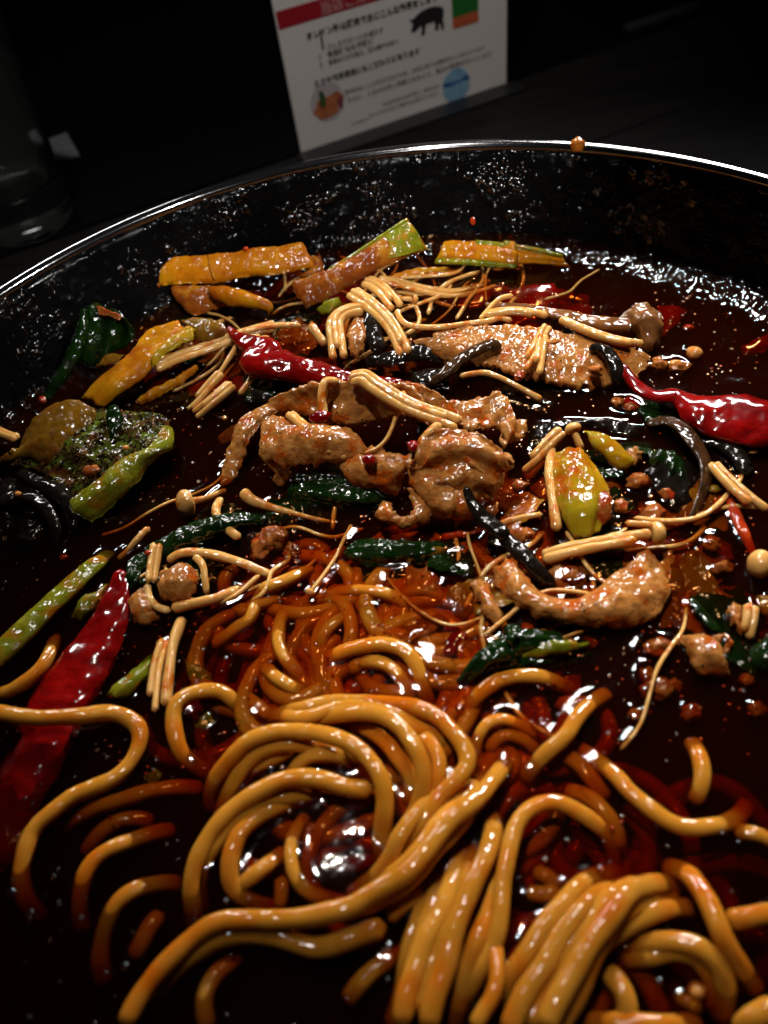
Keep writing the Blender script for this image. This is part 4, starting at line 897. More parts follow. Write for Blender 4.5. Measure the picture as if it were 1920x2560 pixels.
leaf('short yellow-green leek slip in front of the diagonal leek', ['B 455,650,5 510,590,7 590,575,7.4', 'B 470,685,3.4 540,660,5 605,620,5.4'], 'stem', 'leek_piece', 'leek', LG, thick=1.4, bulge=.5)
o = leaf('striped leek piece lying along the far waterline', [
    'B 1205,235,7 1400,235,7.6 1640,262,7 C 100,250,7 260,280,6 440,330,3.6',
    'B 1180,300,5 1400,310,5.6 1640,330,5.4 C 100,320,5 260,340,4 460,365,2',
    'B 1150,375,2 1400,388,2.4 1640,398,2.4 C 150,390,2 300,392,1.2 500,400,.2'], 'leek', 'leek_piece', 'leek', LG, thick=2.0, bulge=.8, ribs=(3, .3), ragged=.3)
part_sheet(o, 'green_stripe', ['B 1390,228,8.4 1640,255,8 C 100,244,8 270,275,7 450,328,4.4', 'B 1400,262,7.6 1640,284,7.2 C 100,276,7.2 270,304,6 440,345,3.6'], 'leekgreen', thick=1.0, ragged=.2, noise=((.2, 2.),), bulge=.3)
part_sheet(o, 'lower_stripe', ['B 1160,345,4 1400,352,4.4 1640,362,4 C 100,350,4', 'B 1150,378,2.6 1400,390,3 1640,400,2.8 C 110,388,2.6'], 'leekgreen', thick=1.0, ragged=.2, noise=((.2, 2.),), bulge=.3)
leaf('leek piece half sunk below the striped one', ['B 870,470,2 970,415,2.6 1120,395,2.4 1310,400,1', 'B 900,520,0 1000,470,.6 1130,450,.4 1320,440,-.4'], 'leek', 'leek_piece', 'leek', LG, thick=1.2)

leaf('dark green leaf stuck upright to the bowl wall at left', ['A 495,635,17 560,612,18 640,640,18 720,690,17', 'A 500,720,14 580,720,14.6 680,730,14 790,765,13', 'A 500,850,9.6 580,860,9.6 690,840,9.6 790,825,9.6', 'A 480,960,5 560,990,4.4 640,930,6 700,855,8'], thick=1.0, wave=(2.4, .9), bulge=.6)
strand('cabbage_leaf', 'dark green stalk lying down along the wall left of leaf', 'leaf', 'A 500,640,17.6 495,740,14.4 460,860,10.6 400,985,7 320,1100,4 265,1190,1.6', [1.2, 2.0, 2.1, 1.8, 1.3], 'leaf', 'greens in the soup', ribs=(6, .06))
leaf('small red-brown leaf tip on the upright dark leaf', ['A 560,615,18.4 620,640,18.8 715,690,18', 'A 580,680,17 640,690,17.4 700,715,17'], 'mince', thick=.7)
leaf('olive leaf scrap at the foot of the dark leaf', ['A 565,915,7 640,905,7.6 725,915,7.4', 'A 560,985,5 630,970,5.8 700,960,6'], 'olive', thick=1.0)
o = leaf('long yellow-orange cabbage stem slanting at upper left', [
    'A 480,1165,4 560,1060,6 690,960,8 800,860,10 865,765,11.4 1050,712,12',
    'A 530,1180,3.4 640,1080,5.4 760,985,7 860,890,8.6 950,810,9.6 1080,745,10.4',
    'A 560,1215,3.6 680,1110,6 800,1010,7.4 900,920,8.6 1000,840,9.4 1120,770,9.8',
    'A 610,1235,1.4 730,1150,3.4 850,1060,4.8 950,950,6.6 1060,870,7.4 1150,800,8'], 'leek', 'cabbage_piece', 'cabbage', 'greens in the soup', thick=1.8, bulge=.6, ragged=.4, noise=((.6, 6.0), (.15, 1.4)))
leaf('yellow fold lying on the slanting cabbage stem', ['A 880,930,8.6 960,850,10 1040,790,10.6 1100,740,11 1150,760,10.6', 'A 900,980,7.6 990,900,8.8 1060,850,9.4 1140,810,9.6 1150,785,9.8'], 'bok', 'cabbage_piece', 'cabbage', thick=1.6, bulge=.9)
leaf('brown wilted leaf right of the slanting cabbage stem', ['A 1060,708,11.4 1200,688,11 1340,735,9.4', 'A 1120,765,9.4 1230,775,9.4 1340,785,8.4', 'A 1140,815,7.4 1230,840,7 1330,815,7'], 'olive', thick=1.2, bulge=.5)
leaf('orange-red stem half sunk under the enoki bundle', ['A 795,1190,1.4 900,1110,2.6 1040,1045,3.6 1170,965,4.4', 'A 820,1215,.2 930,1160,1.2 1070,1090,2.2 1180,1000,3.4'], 'leek', 'cabbage_piece', 'cabbage', thick=1.4, bulge=.5)

o = leaf('big leaf coated with ground spice at left, bright green rib', [
    'A 560,1225,5.4 430,1310,5 270,1420,4 D 60,140,1.6',
    'A 720,1240,6.4 620,1390,6 450,1540,5 D 230,190,2.6',
    'A 900,1260,6.6 820,1420,6.2 660,1600,5.4 D 420,280,3.6 380,330,3',
    'A 1010,1290,6 930,1440,6.2 D 760,120,5.6 580,270,4.8 440,400,3'], 'spiceleaf', thick=1.3, noise=((1.3, 7.0), (.7, 2.4), (.3, 1.0)))
part_sheet(o, 'rib', [
    'A 965,1330,6.6 875,1450,6.8 D 700,110,6.8 540,250,6 370,365,4.2',
    'A 1015,1330,6.2 955,1475,6.8 D 810,130,6.8 650,275,6 430,425,3.8',
    'A 1038,1370,4.4 1025,1480,4.6 D 940,110,4.2 775,300,3.6 545,490,1.6'], 'stem', thick=1.4, bulge=.35, ragged=.7, ribs=(6, .13), noise=((.4, 6.0), (.12, 1.2)))
leaf('brown and yellow wilted leaf hump at left of the spiced leaf', [
    'A 120,1420,6 215,1275,8.4 330,1190,9.6 440,1178,9.6 560,1225,8',
    'A 100,1480,5 240,1350,7.4 360,1270,8.6 470,1260,8.4 570,1275,7',
    'A -40,1560,3 120,1510,4.6 300,1420,6 420,1360,6.6 540,1330,6',
    'D -60,130,1 100,110,2.4 A 300,1540,4 400,1440,5 480,1400,5.4'], 'olive', thick=1.3, bulge=.5, noise=((.8, 8.0), (.25, 1.8)))
leaf('small upright dark leaflet on the spiced leaf', ['A 625,1330,7.6 640,1225,10.4 680,1205,11 720,1260,9.4', 'A 650,1420,7.4 680,1380,8.4 720,1350,8.4 735,1300,8.4'], 'leaf', thick=.8, bulge=.5, noise=((.3, 4.),))
o = strand('cabbage_piece', 'bright green cabbage stem running off the left frame edge', 'cabbage', 'D 655,660,-1.6 560,740,1.4 410,875,2.6 260,1015,3 100,1170,3 -80,1340,2.6', [2.0, 2.5, 2.7, 2.8, 2.9, 3.0], 'stem', 'greens in the soup', w=1.15, h=.5, ribs=(9, .05), wob=.06)
leaf('dark green leaf band beneath the lone enoki at left', ['D 1590,430,1.4 1450,425,2.6 1290,440,3.2 1120,490,3.2 980,560,2.6 850,640,2', 'D 1590,470,1.6 1450,480,3 1300,500,4 1130,560,4 1000,620,3 870,690,2.4', 'D 1560,510,.6 1420,540,1.4 1290,580,2 1120,640,2.2 990,700,1.4 900,730,1'], thick=.9, ribs=(4, .22), bulge=.6)
leaf('dark green leaf folded behind the red chilli tip', ['D 850,650,2 760,710,3 740,780,3 700,860,1.4', 'D 880,720,1.6 830,790,2.6 790,850,2.4 740,900,1'], thick=.9, bulge=.6, ribs=(3, .2))
leaf('green leaf strip left of the red chilli at left', ['D 640,840,1 540,900,1.6 460,960,1.6 420,1040,.6', 'D 620,930,.4 560,990,1 500,1040,.8 470,1080,0'], 'leekgreen', thick=.9, bulge=.3)
leaf('green cabbage stem stub right of the red chilli at lower left', ['D 895,1255,1 800,1330,1.6 690,1430,1.6 620,1510,.6', 'D 900,1330,1.6 830,1400,2.4 740,1480,2.2 670,1530,1', 'D 890,1400,.4 840,1450,1 780,1515,.8 730,1545,0'], 'leekgreen', 'cabbage_piece', 'cabbage', thick=1.4, bulge=.4, ribs=(2, .2))
leaf('sunken yellow-green leaf by the hanging enoki pair', ['D 1090,1300,-1 1180,1320,-.6 1260,1380,-1.2', 'D 1110,1420,-1.2 1190,1440,-.8 1260,1440,-1.4'], 'stem', thick=1.2, bulge=.4)
leaf('dark leaf lying in the hollow under the pork', ['E 330,190,1.6 450,190,3 620,225,3 800,280,2.4 880,330,1.4', 'E 280,280,2 450,290,3.6 620,320,3.6 780,350,2.6 870,370,1', 'E 250,360,.2 450,395,.6 600,410,.6 740,400,.4 850,390,0'], thick=1.0, ribs=(3, .3), wave=(2, .4))
leaf('glossy dark green leaf in the middle of the soup', ['E 640,620,1 720,580,2 860,590,2.4 1020,600,2.2 1190,585,1', 'E 615,670,1.6 740,650,3 880,660,3 1040,640,2.6 1240,640,.4', 'E 660,720,0 760,750,.8 900,745,1 1060,720,.8 1200,690,-.2'], thick=1.0, bulge=.6, ribs=(3, .3))
leaf('olive stem end of the dark leaf in the middle', ['E 1020,620,2.6 1120,620,2.2 1250,635,.8', 'E 960,720,1.4 1080,705,1.4 1230,680,0'], 'olive', 'cabbage_piece', 'cabbage', thick=1.2, bulge=.5)
leaf('large sunken dark leaf below the middle leaf', ['E 610,760,-1.6 800,750,-1 1000,740,-1 1170,760,-1.8', 'E 640,850,-2.2 800,840,-1.8 1000,810,-1.8 1180,800,-2.4'], thick=1.0)
leaf('rolled dark green leaf right of the coil', ['E 1270,1420,.4 1380,1270,2.4 1500,1175,3.4 1640,1110,3.4 F 100,1105,3.4 280,1115,2.6 440,1150,1.4', 'E 1290,1440,1 1400,1320,4 1520,1240,5 1650,1180,5.2 F 120,1170,5 300,1190,4 460,1200,2.4', 'E 1310,1450,.6 1430,1380,2.4 1540,1320,3 1659,1290,3 F 140,1270,3 320,1250,2.4 480,1240,1.2', 'E 1400,1430,-.2 1520,1390,.6 F 20,1370,.8 160,1350,.8 330,1330,.6 450,1300,0'], thick=1.0, ribs=(3, .5))
leaf('paler green leaf tip at the right of the rolled leaf', ['F 230,1190,3 380,1180,3.4 520,1190,2.6 610,1195,1', 'F 180,1300,1.6 330,1280,2 480,1260,1.4 600,1225,.4'], 'leekgreen', thick=.9, bulge=.6)
leaf('green leaf scrap inside the noodle hook at left', ['G 1040,80,-.4 1080,40,.2 1120,90,-.2', 'G 1000,110,-.6 1040,130,-.2 1090,130,-.6'], 'leekgreen', thick=.7)
leaf('small green leaf scrap under the S-shaped noodle', ['G 800,330,-.6 840,350,-.2 830,400,-.4', 'G 750,370,-.8 770,390,-.4 770,430,-.8'], 'leekgreen', thick=.7)
leaf('glossy yellow-green cabbage heart at right', [
    'C 395,1500,4.6 F 378,200,4.4 392,330,4.2 420,440,3.6 455,540,2',
    'C 440,1470,6.4 F 440,150,6.6 470,300,6.4 490,430,5.4 510,575,2.6',
    'C 520,1455,6.8 F 540,140,7 570,300,6.8 585,430,5.6 580,580,2.6',
    'C 590,1500,5.6 F 660,170,5.2 715,280,5 735,350,4 660,550,1.8'], 'bok', 'cabbage_heart', 'cabbage', 'greens in the soup', thick=1.6, bulge=.7, ragged=.7, ribs=(3, .28))
leaf('purple-brown leaf scrap on the cabbage heart edge', ['F 640,310,6 700,300,6.4 745,340,5.4', 'F 620,420,4.4 690,400,5 735,420,4.4', 'F 650,510,2.4 700,500,3 740,470,2.4'], 'mince', thick=.9, bulge=.5)
leaf('pale yellow cabbage stem behind the cabbage heart', ['C 570,1358,6.4 660,1362,7 760,1410,6.4 835,1490,5 880,1560,3.6', 'C 590,1410,5.6 670,1450,6.2 740,1500,5.6 800,1560,4.4 830,1590,3.4', 'C 640,1480,4.4 690,1530,4.6 730,1575,4 770,1600,3.4 800,1605,3'], 'bok', 'cabbage_piece', 'cabbage', 'greens in the soup', thick=1.8, bulge=.9, ragged=.3)
leaf('curly dark green leaf right of the cabbage heart', ['F 940,70,3 1020,50,4 1100,65,3.4 1150,130,2.4', 'F 950,140,2.4 1040,120,4 1110,150,3.6 1170,190,2', 'F 1000,190,1 1070,220,2 1130,260,1.6 1160,270,.8'], thick=.9, wave=(3, .5), noise=((1.0, 4.0), (.4, 1.4)))
leaf('dark green leaf at the right frame edge low down', ['F 1530,1250,.6 1600,1190,1.6 1720,1120,2', 'F 1550,1320,.8 1620,1280,2 1720,1250,2.4', 'F 1580,1370,-.2 1640,1370,.6 1720,1380,.8'], thick=.9, bulge=.4)
leaf('olive leaf edge at the right frame border', ['F 1580,930,.6 1640,910,1.4 1720,930,1.6', 'F 1620,1030,0 1660,1040,.6 1720,1060,.8'], 'olive', thick=.9)
leaf('dark sunken leaf between the torn pork and smile-shaped pork', ['F 1130,700,-.8 1250,640,-.4 1330,760,-.8', 'F 1150,960,-1.4 1280,940,-1 1400,960,-1.4'], 'olive', thick=1.0)

o = leaf('brown translucent onion layer along the back pork', ['C -20,598,5 200,606,6 420,640,6.4 640,680,6.4 850,700,5.4', 'C 0,640,4.6 200,650,5.4 420,690,6 640,735,6 850,755,5', 'C 150,668,4 300,680,4.6 480,725,5 660,770,5 840,785,4'], 'onion', 'onion_layer', 'onion', 'onion pieces in the soup', thick=1.3, bulge=.5, ragged=.3, noise=((.3, 6.0),))
leaf('folded brown onion lump at the back right', ['C 790,700,5 885,610,7.4 960,605,7.4 1045,690,5', 'C 830,745,4.4 900,690,6.6 975,690,6.6 1045,760,4.4', 'C 860,800,2.4 920,790,4.2 980,790,4.2 1040,820,2.6', 'C 880,880,.2 940,895,.8 985,885,.8 1025,860,.2'], 'onion', 'onion_layer', 'onion', 'onion pieces in the soup', thick=1.2, bulge=.2, ribs=(2, .5), ragged=1.6, noise=((1.2, 5.0), (.4, 1.8)))
leaf('brown onion sliver sunk left of the pork flank', ['A 1290,1390,-.6 1380,1330,0 1450,1350,-.4', 'A 1300,1450,-1.2 1380,1420,-.6 1440,1430,-1'], 'onion', 'onion_layer', 'onion', 'onion pieces in the soup', thick=1.0)

# ------------------------------------------------------------------ chillies
CG = 'red chillies in the soup'
strand('red_chili', 'bright red chilli in the middle, tip pointing upper left', 'chili', 'A 1352,745,7.2 1395,800,7.6 1470,850,7.4 1580,905,7 B 100,950,6.6 250,985,6 450,1030,5 680,1070,4 980,1085,2', [.6, 1.6, 3.0, 4.6, 5.2, 5.0, 4.0, 2.6, 1.2], 'chili', CG, w=1.05, h=.72, nseg=26, wob=.05, ribs=(2, .06))
o = strand('red_chili', 'large red chilli at the right frame edge with a thin neck', 'chili', 'C 1040,1120,3.4 1150,1180,3.4 1270,1250,3.4 1400,1290,3.4 1560,1310,3.4 1760,1320,3', [1.2, 3.0, 5.6, 7.4, 8.0, 8.0], 'chili', CG, w=1.05, h=.42, nseg=28, wob=.05, ribs=(2, .07))
v, f = tube_geo(pp('C 795,975,5 845,1060,4.6 920,1130,4.2 1000,1165,3.8 1080,1165,3.6 1150,1180,3.2'), [.9, 1.5, 1.7, 1.8, 2.0, 2.4], 16, .8, w=1.2, h=.6, seed=5)
mesh('neck', v, f, M['chili'], o)
strand('red_chili', 'dark red chilli at lower left with its tip up', 'chili', 'D 710,765,2.6 705,820,2.4 690,920,2 650,1070,1.2 575,1220,.6 480,1370,0 370,1530,-.4 G 200,250,-1 80,480,-1.4 0,700,-2 -80,900,-2.4', [.9, 1.9, 3.0, 4.6, 5.8, 6.8, 7.0, 6.8, 6.0, 5.4, 4.2], 'chili', CG, w=1.05, h=.42, nseg=28, wob=.05, ribs=(2, .06))
leaf('dark red chilli skin sunk at the far right edge', ['C 1500,870,-1 1580,820,0 1659,790,.2 1740,790,.2', 'C 1530,930,-2 1600,900,-1.2 1659,880,-1 1740,890,-1'], 'chili', 'red_chili', 'chili', CG, thick=1.2, bulge=.8, noise=((.3, 4.),))
leaf('dark red chilli skin under the onion at the back right', ['C 1000,620,-.6 1090,620,0 1190,640,-.2', 'C 1030,720,-.8 1090,730,-.4 1150,720,-.8', 'C 1030,800,-1.2 1060,790,-.8 1090,760,-1'], 'chili', 'red_chili', 'chili', CG, thick=1.2, bulge=.6, noise=((.3, 4.),))
leaf('deep red sheet standing in for reddish broth reflection at the back under the enoki threads', ['B 1100,560,-1.6 1250,540,-.8 1400,520,-.6 1560,500,-.8 C 60,510,-1.6', 'B 1060,640,-2.4 1250,640,-1.6 1450,620,-1.4 C 20,580,-1.6 200,560,-2.2'], 'chili', 'red_chili', 'chili', CG, thick=1.2, bulge=.6, noise=((.3, 4.),))  # added sheet: the oily broth's reddish reflection built as a red body
leaf('second deep red sheet standing in for reddish broth reflection near the far waterline', ['C 120,520,-1.4 280,500,-.8 420,520,-1 600,560,-1.8', 'C 100,600,-2.2 280,580,-1.8 450,600,-2 600,620,-2.4'], 'chili', 'red_chili', 'chili', CG, thick=1.2, bulge=.6, noise=((.3, 4.),))  # likewise added: red colour in place of the broth's reflection
leaf('red chilli shred sunk behind the white enoki stub', ['A 1100,1090,-.6 1300,1040,-.2 1500,1040,-.2 1640,1060,-.8', 'A 1120,1160,-1.2 1320,1140,-.8 1500,1120,-.8 1640,1120,-1.4'], 'chili', 'red_chili', 'chili', CG, thick=1.0, bulge=.4, noise=((.3, 4.),))
strand('chili_shred', 'thin red-orange chilli shred at right below long enoki pair', 'chili', 'F 1425,330,.6 1460,430,1 1510,540,1 1580,690,-.6', [.9, 1.3, 1.3, .8], 'chiliflake', w=1.1, h=.7)
strand('chili_shred', 'small red chilli scrap beside the thin shred', 'chili', 'F 1340,400,.2 1370,370,.6 1410,340,.2', [.9, 1.1, .7], 'chiliflake', w=1.1, h=.7)
strand('chili_shred', 'orange-red chilli strip beneath the pork tip in the centre', 'chili', 'E 1190,580,-.4 1300,550,.4 1440,525,.6', [.8, 1.2, .9], 'chiliflake', w=1.2, h=.6)
leaf('red chilli corner under the mince at the back right', ['C 800,1170,1.6 850,1160,2 890,1200,1.4', 'C 820,1250,.4 860,1250,.8 905,1245,.4'], 'chili', 'red_chili', 'chili', CG, thick=.9, noise=((.2, 3.),))

# ------------------------------------------------------------------ wood-ear fungus
FG = 'wood-ear strips in the soup'
strand('wood_ear_strip', 'upright black fungus strip beside the stout enoki bundle', 'fungus', 'B 785,640,8.6 780,720,8 795,810,7 830,900,5.4', [1.8, 2.4, 2.6, 2.2], 'fungus', FG, w=1.1, h=.5)
leaf('black fungus mass between the enoki and the back pork', ['B 740,930,4.6 850,895,6 950,870,6 1050,845,6 1120,870,5.4', 'B 740,990,3 860,980,4.6 960,960,4.6 1100,940,4.4 1200,960,3.4'], 'fungus', 'wood_ear_strip', 'fungus', FG, thick=1.6, bulge=.6)
strand('wood_ear_strip', 'brown bent fungus strip below the back pork', 'fungus', 'B 1535,900,6 1500,855,7.4 1420,880,7 1310,940,6 1220,1020,5 1130,1090,3.4', [1.6, 2.2, 2.2, 2.2, 2.0, 1.4], 'fungusbrown', FG, w=1.0, h=.55)
strand('wood_ear_strip', 'black fungus hook on the right of the back pork', 'fungus', 'C 615,910,5.4 635,875,6.4 690,890,6.4 745,960,5.6 775,1060,4 770,1110,2.4', [1.2, 1.9, 2.2, 2.3, 1.9, 1.2], 'fungus', FG, w=1.0, h=.55)
strand('wood_ear_strip', 'long black fungus strip crossing the pork to the lower right', 'fungus', 'E 1335,275,10 1375,370,8 1460,475,6.4 1570,570,5 F 90,570,4.6 210,680,4 310,785,3 400,850,1', [.9, 1.5, 2.0, 2.1, 2.1, 2.1, 1.9, 1.2], 'fungus', FG, w=1.0, h=.6)
strand('wood_ear_strip', 'brown see-through fungus ribbon curling at right', 'fungus', 'C 940,1330,2 1050,1305,3 1150,1350,3.6 1220,1440,3.4 1290,1560,3 F 1290,250,2.4 1240,400,1.6 1170,520,.4', [1.2, 2.0, 2.6, 3.0, 2.8, 2.2, 1.6, .9], 'fungusbrown', FG, w=1.0, h=.35, twist=1.2)
strand('wood_ear_strip', 'black fungus ring under the right chilli', 'fungus', 'C 1250,1430,1 1370,1440,2 1470,1500,2 1530,1600,1.4 F 1540,130,.4', [1.4, 2.2, 2.4, 2.0, 1.2], 'fungus', FG, w=1.0, h=.5)
leaf('wide black fungus sheet below the right pork arm', ['C 250,1330,1 450,1300,2 700,1300,2 930,1330,1.4', 'C 220,1480,.4 330,1420,1.4 520,1340,1.6 900,1400,1'], 'fungus', 'wood_ear_strip', 'fungus', FG, thick=1.2, bulge=.5)
strand('wood_ear_strip', 'black fungus arc curving down at the left frame edge', 'fungus', 'D -40,390,3 90,350,4 200,352,4.4 280,420,4 325,520,3 330,630,1', [2.4, 2.2, 2.0, 1.9, 1.7, 1.0], 'fungus', FG, w=1.0, h=.5)
strand('wood_ear_strip', 'black fungus strip nestled under the spiced leaf', 'fungus', 'D 110,190,4 240,260,4 350,310,4 415,400,3.4 440,540,1.4', [1.6, 2.4, 2.4, 2.2, 1.2], 'fungus', FG, w=1.0, h=.5)
leaf('broad black fungus sheet in the left shadow', ['D -60,240,3 80,220,4 180,260,4 260,330,3.4', 'D -60,420,2.4 60,400,3 160,420,3 240,470,2.4', 'D -60,640,.2 80,620,.6 180,610,.6 270,600,.2'], 'fungus', 'wood_ear_strip', 'fungus', FG, thick=1.2, wave=(1.6, .6))
leaf('small pointed black fungus tip left of the pork ridge', ['B 45,1095,7 60,1150,6.4 70,1205,5', 'B 110,1125,7 130,1160,6.4 150,1195,5.4', 'B 190,1155,6 205,1165,5.6 215,1180,5'], 'fungus', 'wood_ear_strip', 'fungus', FG, thick=1.2, bulge=.4, noise=((.2, 3.),))
leaf('dark fungus flap under the forked enoki on the back pork', ['B 1030,1010,3 1150,990,4 1250,1020,3.6', 'B 1000,1080,2 1120,1100,3 1230,1110,2'], 'fungus', 'wood_ear_strip', 'fungus', FG, thick=1.2, bulge=.4)

# ------------------------------------------------------------------ thin strands and half-sunk scraps adrift in the pile
def drift(n, fn, box):
    for _ in range(n):
        fn(rng.uniform(box[0], box[2]), rng.uniform(box[1], box[3]))
def thread(x, y):
    c = P(x, y, rng.uniform(-1.6, 1.6)); a = rng.normal(.5, .7); l = rng.uniform(16, 42); bend = rng.normal(0, .5); q = []
    for i in range(7):
        t = (i-3)/6*l; b = bend*(t/l)**2*l*2.2+1.2*math.sin(i*1.3+x)
        q.append(c+np.array([t*math.cos(a)-b*math.sin(a), t*math.sin(a)+b*math.cos(a), .9*math.sin(i*.9+y)-.35*abs(i-3)]))
    v, f = tube_geo(np.array(q), [rng.uniform(.4, .75)], 8, 1.0, wob=.1, seed=int(x))
    mesh('enoki_thread', v, f, M['enoki'], None, label=where('thin enoki thread', x, y), cat='mushroom', group='thin enoki threads adrift in the soup')
drift(20, thread, (420, 640, 1000, 1000)); drift(14, thread, (900, 660, 1500, 830)); drift(14, thread, (1050, 1150, 1850, 1700)); drift(8, thread, (350, 1250, 900, 1560))
def scrap(what, name, cat, mat, group, zr, size, **kw):
    def fn(x, y):
        z = rng.uniform(*zr); c = P(x, y, z); a = rng.normal(.5, .8); l, w = size*rng.uniform(.7, 1.3), size*rng.uniform(.3, .5)
        e = np.array([math.cos(a), math.sin(a), rng.normal(0, .12)]); g = np.array([-math.sin(a), math.cos(a), rng.normal(0, .3)])
        rows = [np.array([c+e*l*u+g*w*v_*(1-.5*u*u)+np.array([0, 0, -1.2*u*u+.9*math.sin(3*u+x)]) for u in (-.5, -.2, .15, .5)]) for v_ in (-1, 0, 1)]
        v, f = sheet_geo(rows, thick=1.0, du=.8, noise=((.35, 5.0), (.12, 1.3)), ragged=1.0, edge=.7, seed=int(x)%97)
        mesh(name, v, f, M[mat], None, label=where(what, x, y), cat=cat, group=group)
    return fn
SB = 'scraps half sunk in the soup'
drift(9, scrap('half-sunk brown leek scrap', 'leek_scrap', 'leek', 'leekbrown', SB, (-2.6, -.4), 17), (380, 660, 1150, 950))
drift(6, scrap('half-sunk yellow leek scrap', 'leek_scrap', 'leek', 'leek', SB, (-3.4, -1.4), 16), (350, 700, 1000, 1000))
drift(9, scrap('deep red chilli skin sunk', 'chili_scrap', 'chili', 'chili', SB, (-3.2, -.8), 15), (450, 700, 1800, 900))
drift(7, scrap('dark red chilli skin sunk', 'chili_scrap', 'chili', 'chili', SB, (-3.4, -.9), 13), (1000, 1200, 1850, 1700))
drift(9, scrap('dark leaf scrap half sunk', 'leaf_scrap', 'leaf', 'leaf', SB, (-2.0, -.2), 14), (420, 950, 1850, 1420))
drift(7, scrap('wilted olive leaf scrap half sunk', 'leaf_scrap', 'leaf', 'olive', SB, (-2.4, -.4), 15), (1000, 1180, 1850, 1500))
drift(8, scrap('sunken brown pork scrap', 'pork_scrap', 'pork scrap', 'meat', SB, (-2.6, -.6), 12), (1050, 1180, 1850, 1500))
drift(9, scrap('dark leaf piece floating', 'leaf_scrap', 'leaf', 'leaf', SB, (-1.6, .2), 13), (1050, 1120, 1880, 1720))
drift(5, scrap('dark leaf piece floating', 'leaf_scrap', 'leaf', 'leaf', SB, (-1.8, 0), 12), (330, 1250, 720, 1480))
drift(6, scrap('dark leaf piece floating', 'leaf_scrap', 'leaf', 'leaf', SB, (-1.0, .4), 18), (420, 800, 800, 1000))
drift(8, scrap('orange cabbage scrap half sunk', 'cabbage_scrap', 'cabbage', 'leekbrown', SB, (-3.2, -1.4), 18), (1000, 1150, 1850, 1680))
drift(8, scrap('black fungus scrap half sunk', 'fungus_scrap', 'fungus', 'fungus', SB, (-.8, 1.2), 14), (1050, 850, 1850, 1350))

# ------------------------------------------------------------------ small loose bits
SG = 'chilli seeds and flakes'
for lab, s, sz, mt in (
        ('round pale chilli seed floating behind the right chilli', 'C 1222,905,1.4', (2.3, 2.5, 1.6), 'seed'), ('orange seed on the forked enoki at the back', 'C 385,838,9', (2.0, 1.1, .8), 'seed'),
        ('flat seed half sunk left of the round pale seed', 'C 1110,970,1.0', (2.0, 1.5, 1.0), 'seed'), ('tiny white seed on the soup near the pork flank', 'A 1332,1293,.6', (.9, .9, .7), 'seed'),
        ('red chilli flake in the dark soup at left', 'D 378,695,.3', (1.2, 1.1, .6), 'chiliflake'), ('red chilli flake on the upright enoki pair', 'D 880,668,5.8', (.9, .8, .6), 'chiliflake'),
        ('red chilli flake on the bowl wall above the spiced leaf', 'A 252,1185,5', (1.2, 1.2, 1.2), 'chiliflake'), ('red flake stuck to the bowl wall at back centre', 'B 1380,125,18', (.9, .9, 1.4), 'chiliflake'),
        ('small red flake in the soup at the back right corner', 'C 1185,755,.4', (1.6, 1.4, .8), 'chiliflake'), ('red flake on the back of the long leek', 'B 35,290,15.6', (1.0, .9, .8), 'chiliflake'),
        ('green herb scrap at the far right behind the fungus ring', 'F 1345,290,1', (1.6, 1.2, .8), 'leekgreen'), ('yellow crumb on the fungus ring at right', 'C 1570,1490,1.6', (1.2, .8, .6), 'seed'),
        ('yellow crumb on the green rib of the spiced leaf', 'A 745,1468,7.6', (.9, .8, .7), 'seed'), ('pale crumb on the black fungus at left', 'D 105,320,5.4', (.9, .9, .7), 'seed'),
        ('red-brown spice clump on the spiced leaf', 'D 540,180,6.4', (2.4, 1.8, 1.2), 'mince'), ('yellow cabbage bit inside the pale noodle ring', 'I 1290,1490,.4', (1.6, 1.3, 1.0), 'seed'),
        ('orange food crumb sitting on the far rim of the bowl', 'W 1445,362,30.6', (2.3, 1.9, 2.3), 'crumb')):
    if mt == 'crumb':
        M['crumb'] = wet('crumb', [(.3, (.40, .12, .015)), (.7, (.55, .22, .03))], 2, bumps=((.8, .12),), glint=(.9, .2), sss=.2)
    chunk('seed' if mt == 'seed' else 'food_crumb', lab, 'seed' if mt == 'seed' else 'crumb', s, sz, mt, SG if mt in ('seed', 'chiliflake') else None, rough=.22, sub=ICO2 if max(sz) < 1.5 else ICO3)

def scatter(name, label, cat, items, base, mat, kind='stuff'):
    """many tiny bodies nobody could count: (centre, scale vector, 3x3 or None)"""
    V, Fc = [], []; bv, bf = base; n = 0
    for c, s, R in items:
        q = bv*np.asarray(s)
        if R is not None: q = q @ R.T
        V.append(q+np.asarray(c)); Fc += [[i+n for i in fc] for fc in bf]; n += len(bv)
    return mesh(name, np.vstack(V), Fc, M[mat], None, food=False, label=label, cat=cat, kind=kind)

# ground spice on the leaf
items = []
leafo = [o for o in COL.objects if o.get('label', '').startswith('big leaf coated')][0]
lv = np.array([v.co[:] for v in leafo.data.vertices])/MM + np.array(leafo['o_'])
half = len(lv)//2
sel = lv[:half][rng.integers(0, half, 2000)]
for p in sel:
    if mnoise.noise(Vector(p)/5) > -.12: items.append((p+rng.normal(0, .2, 3)+np.array([0, 0, .15]), rng.uniform(.10, .36)*rng.uniform(.6, 1.4, 3), None))
M['spice'] = wet('ground_spice', [(.3, (.015, .009, .005)), (.55, (.07, .033, .012)), (.8, (.28, .15, .05))], 1.6, bumps=((.4, .1),), glint=(.6, .1), sss=0, vary=0, coat=0)
scatter('ground_spice', 'ground brown spice covering the green leaf at left', 'spice', items, ICO1, 'spice')

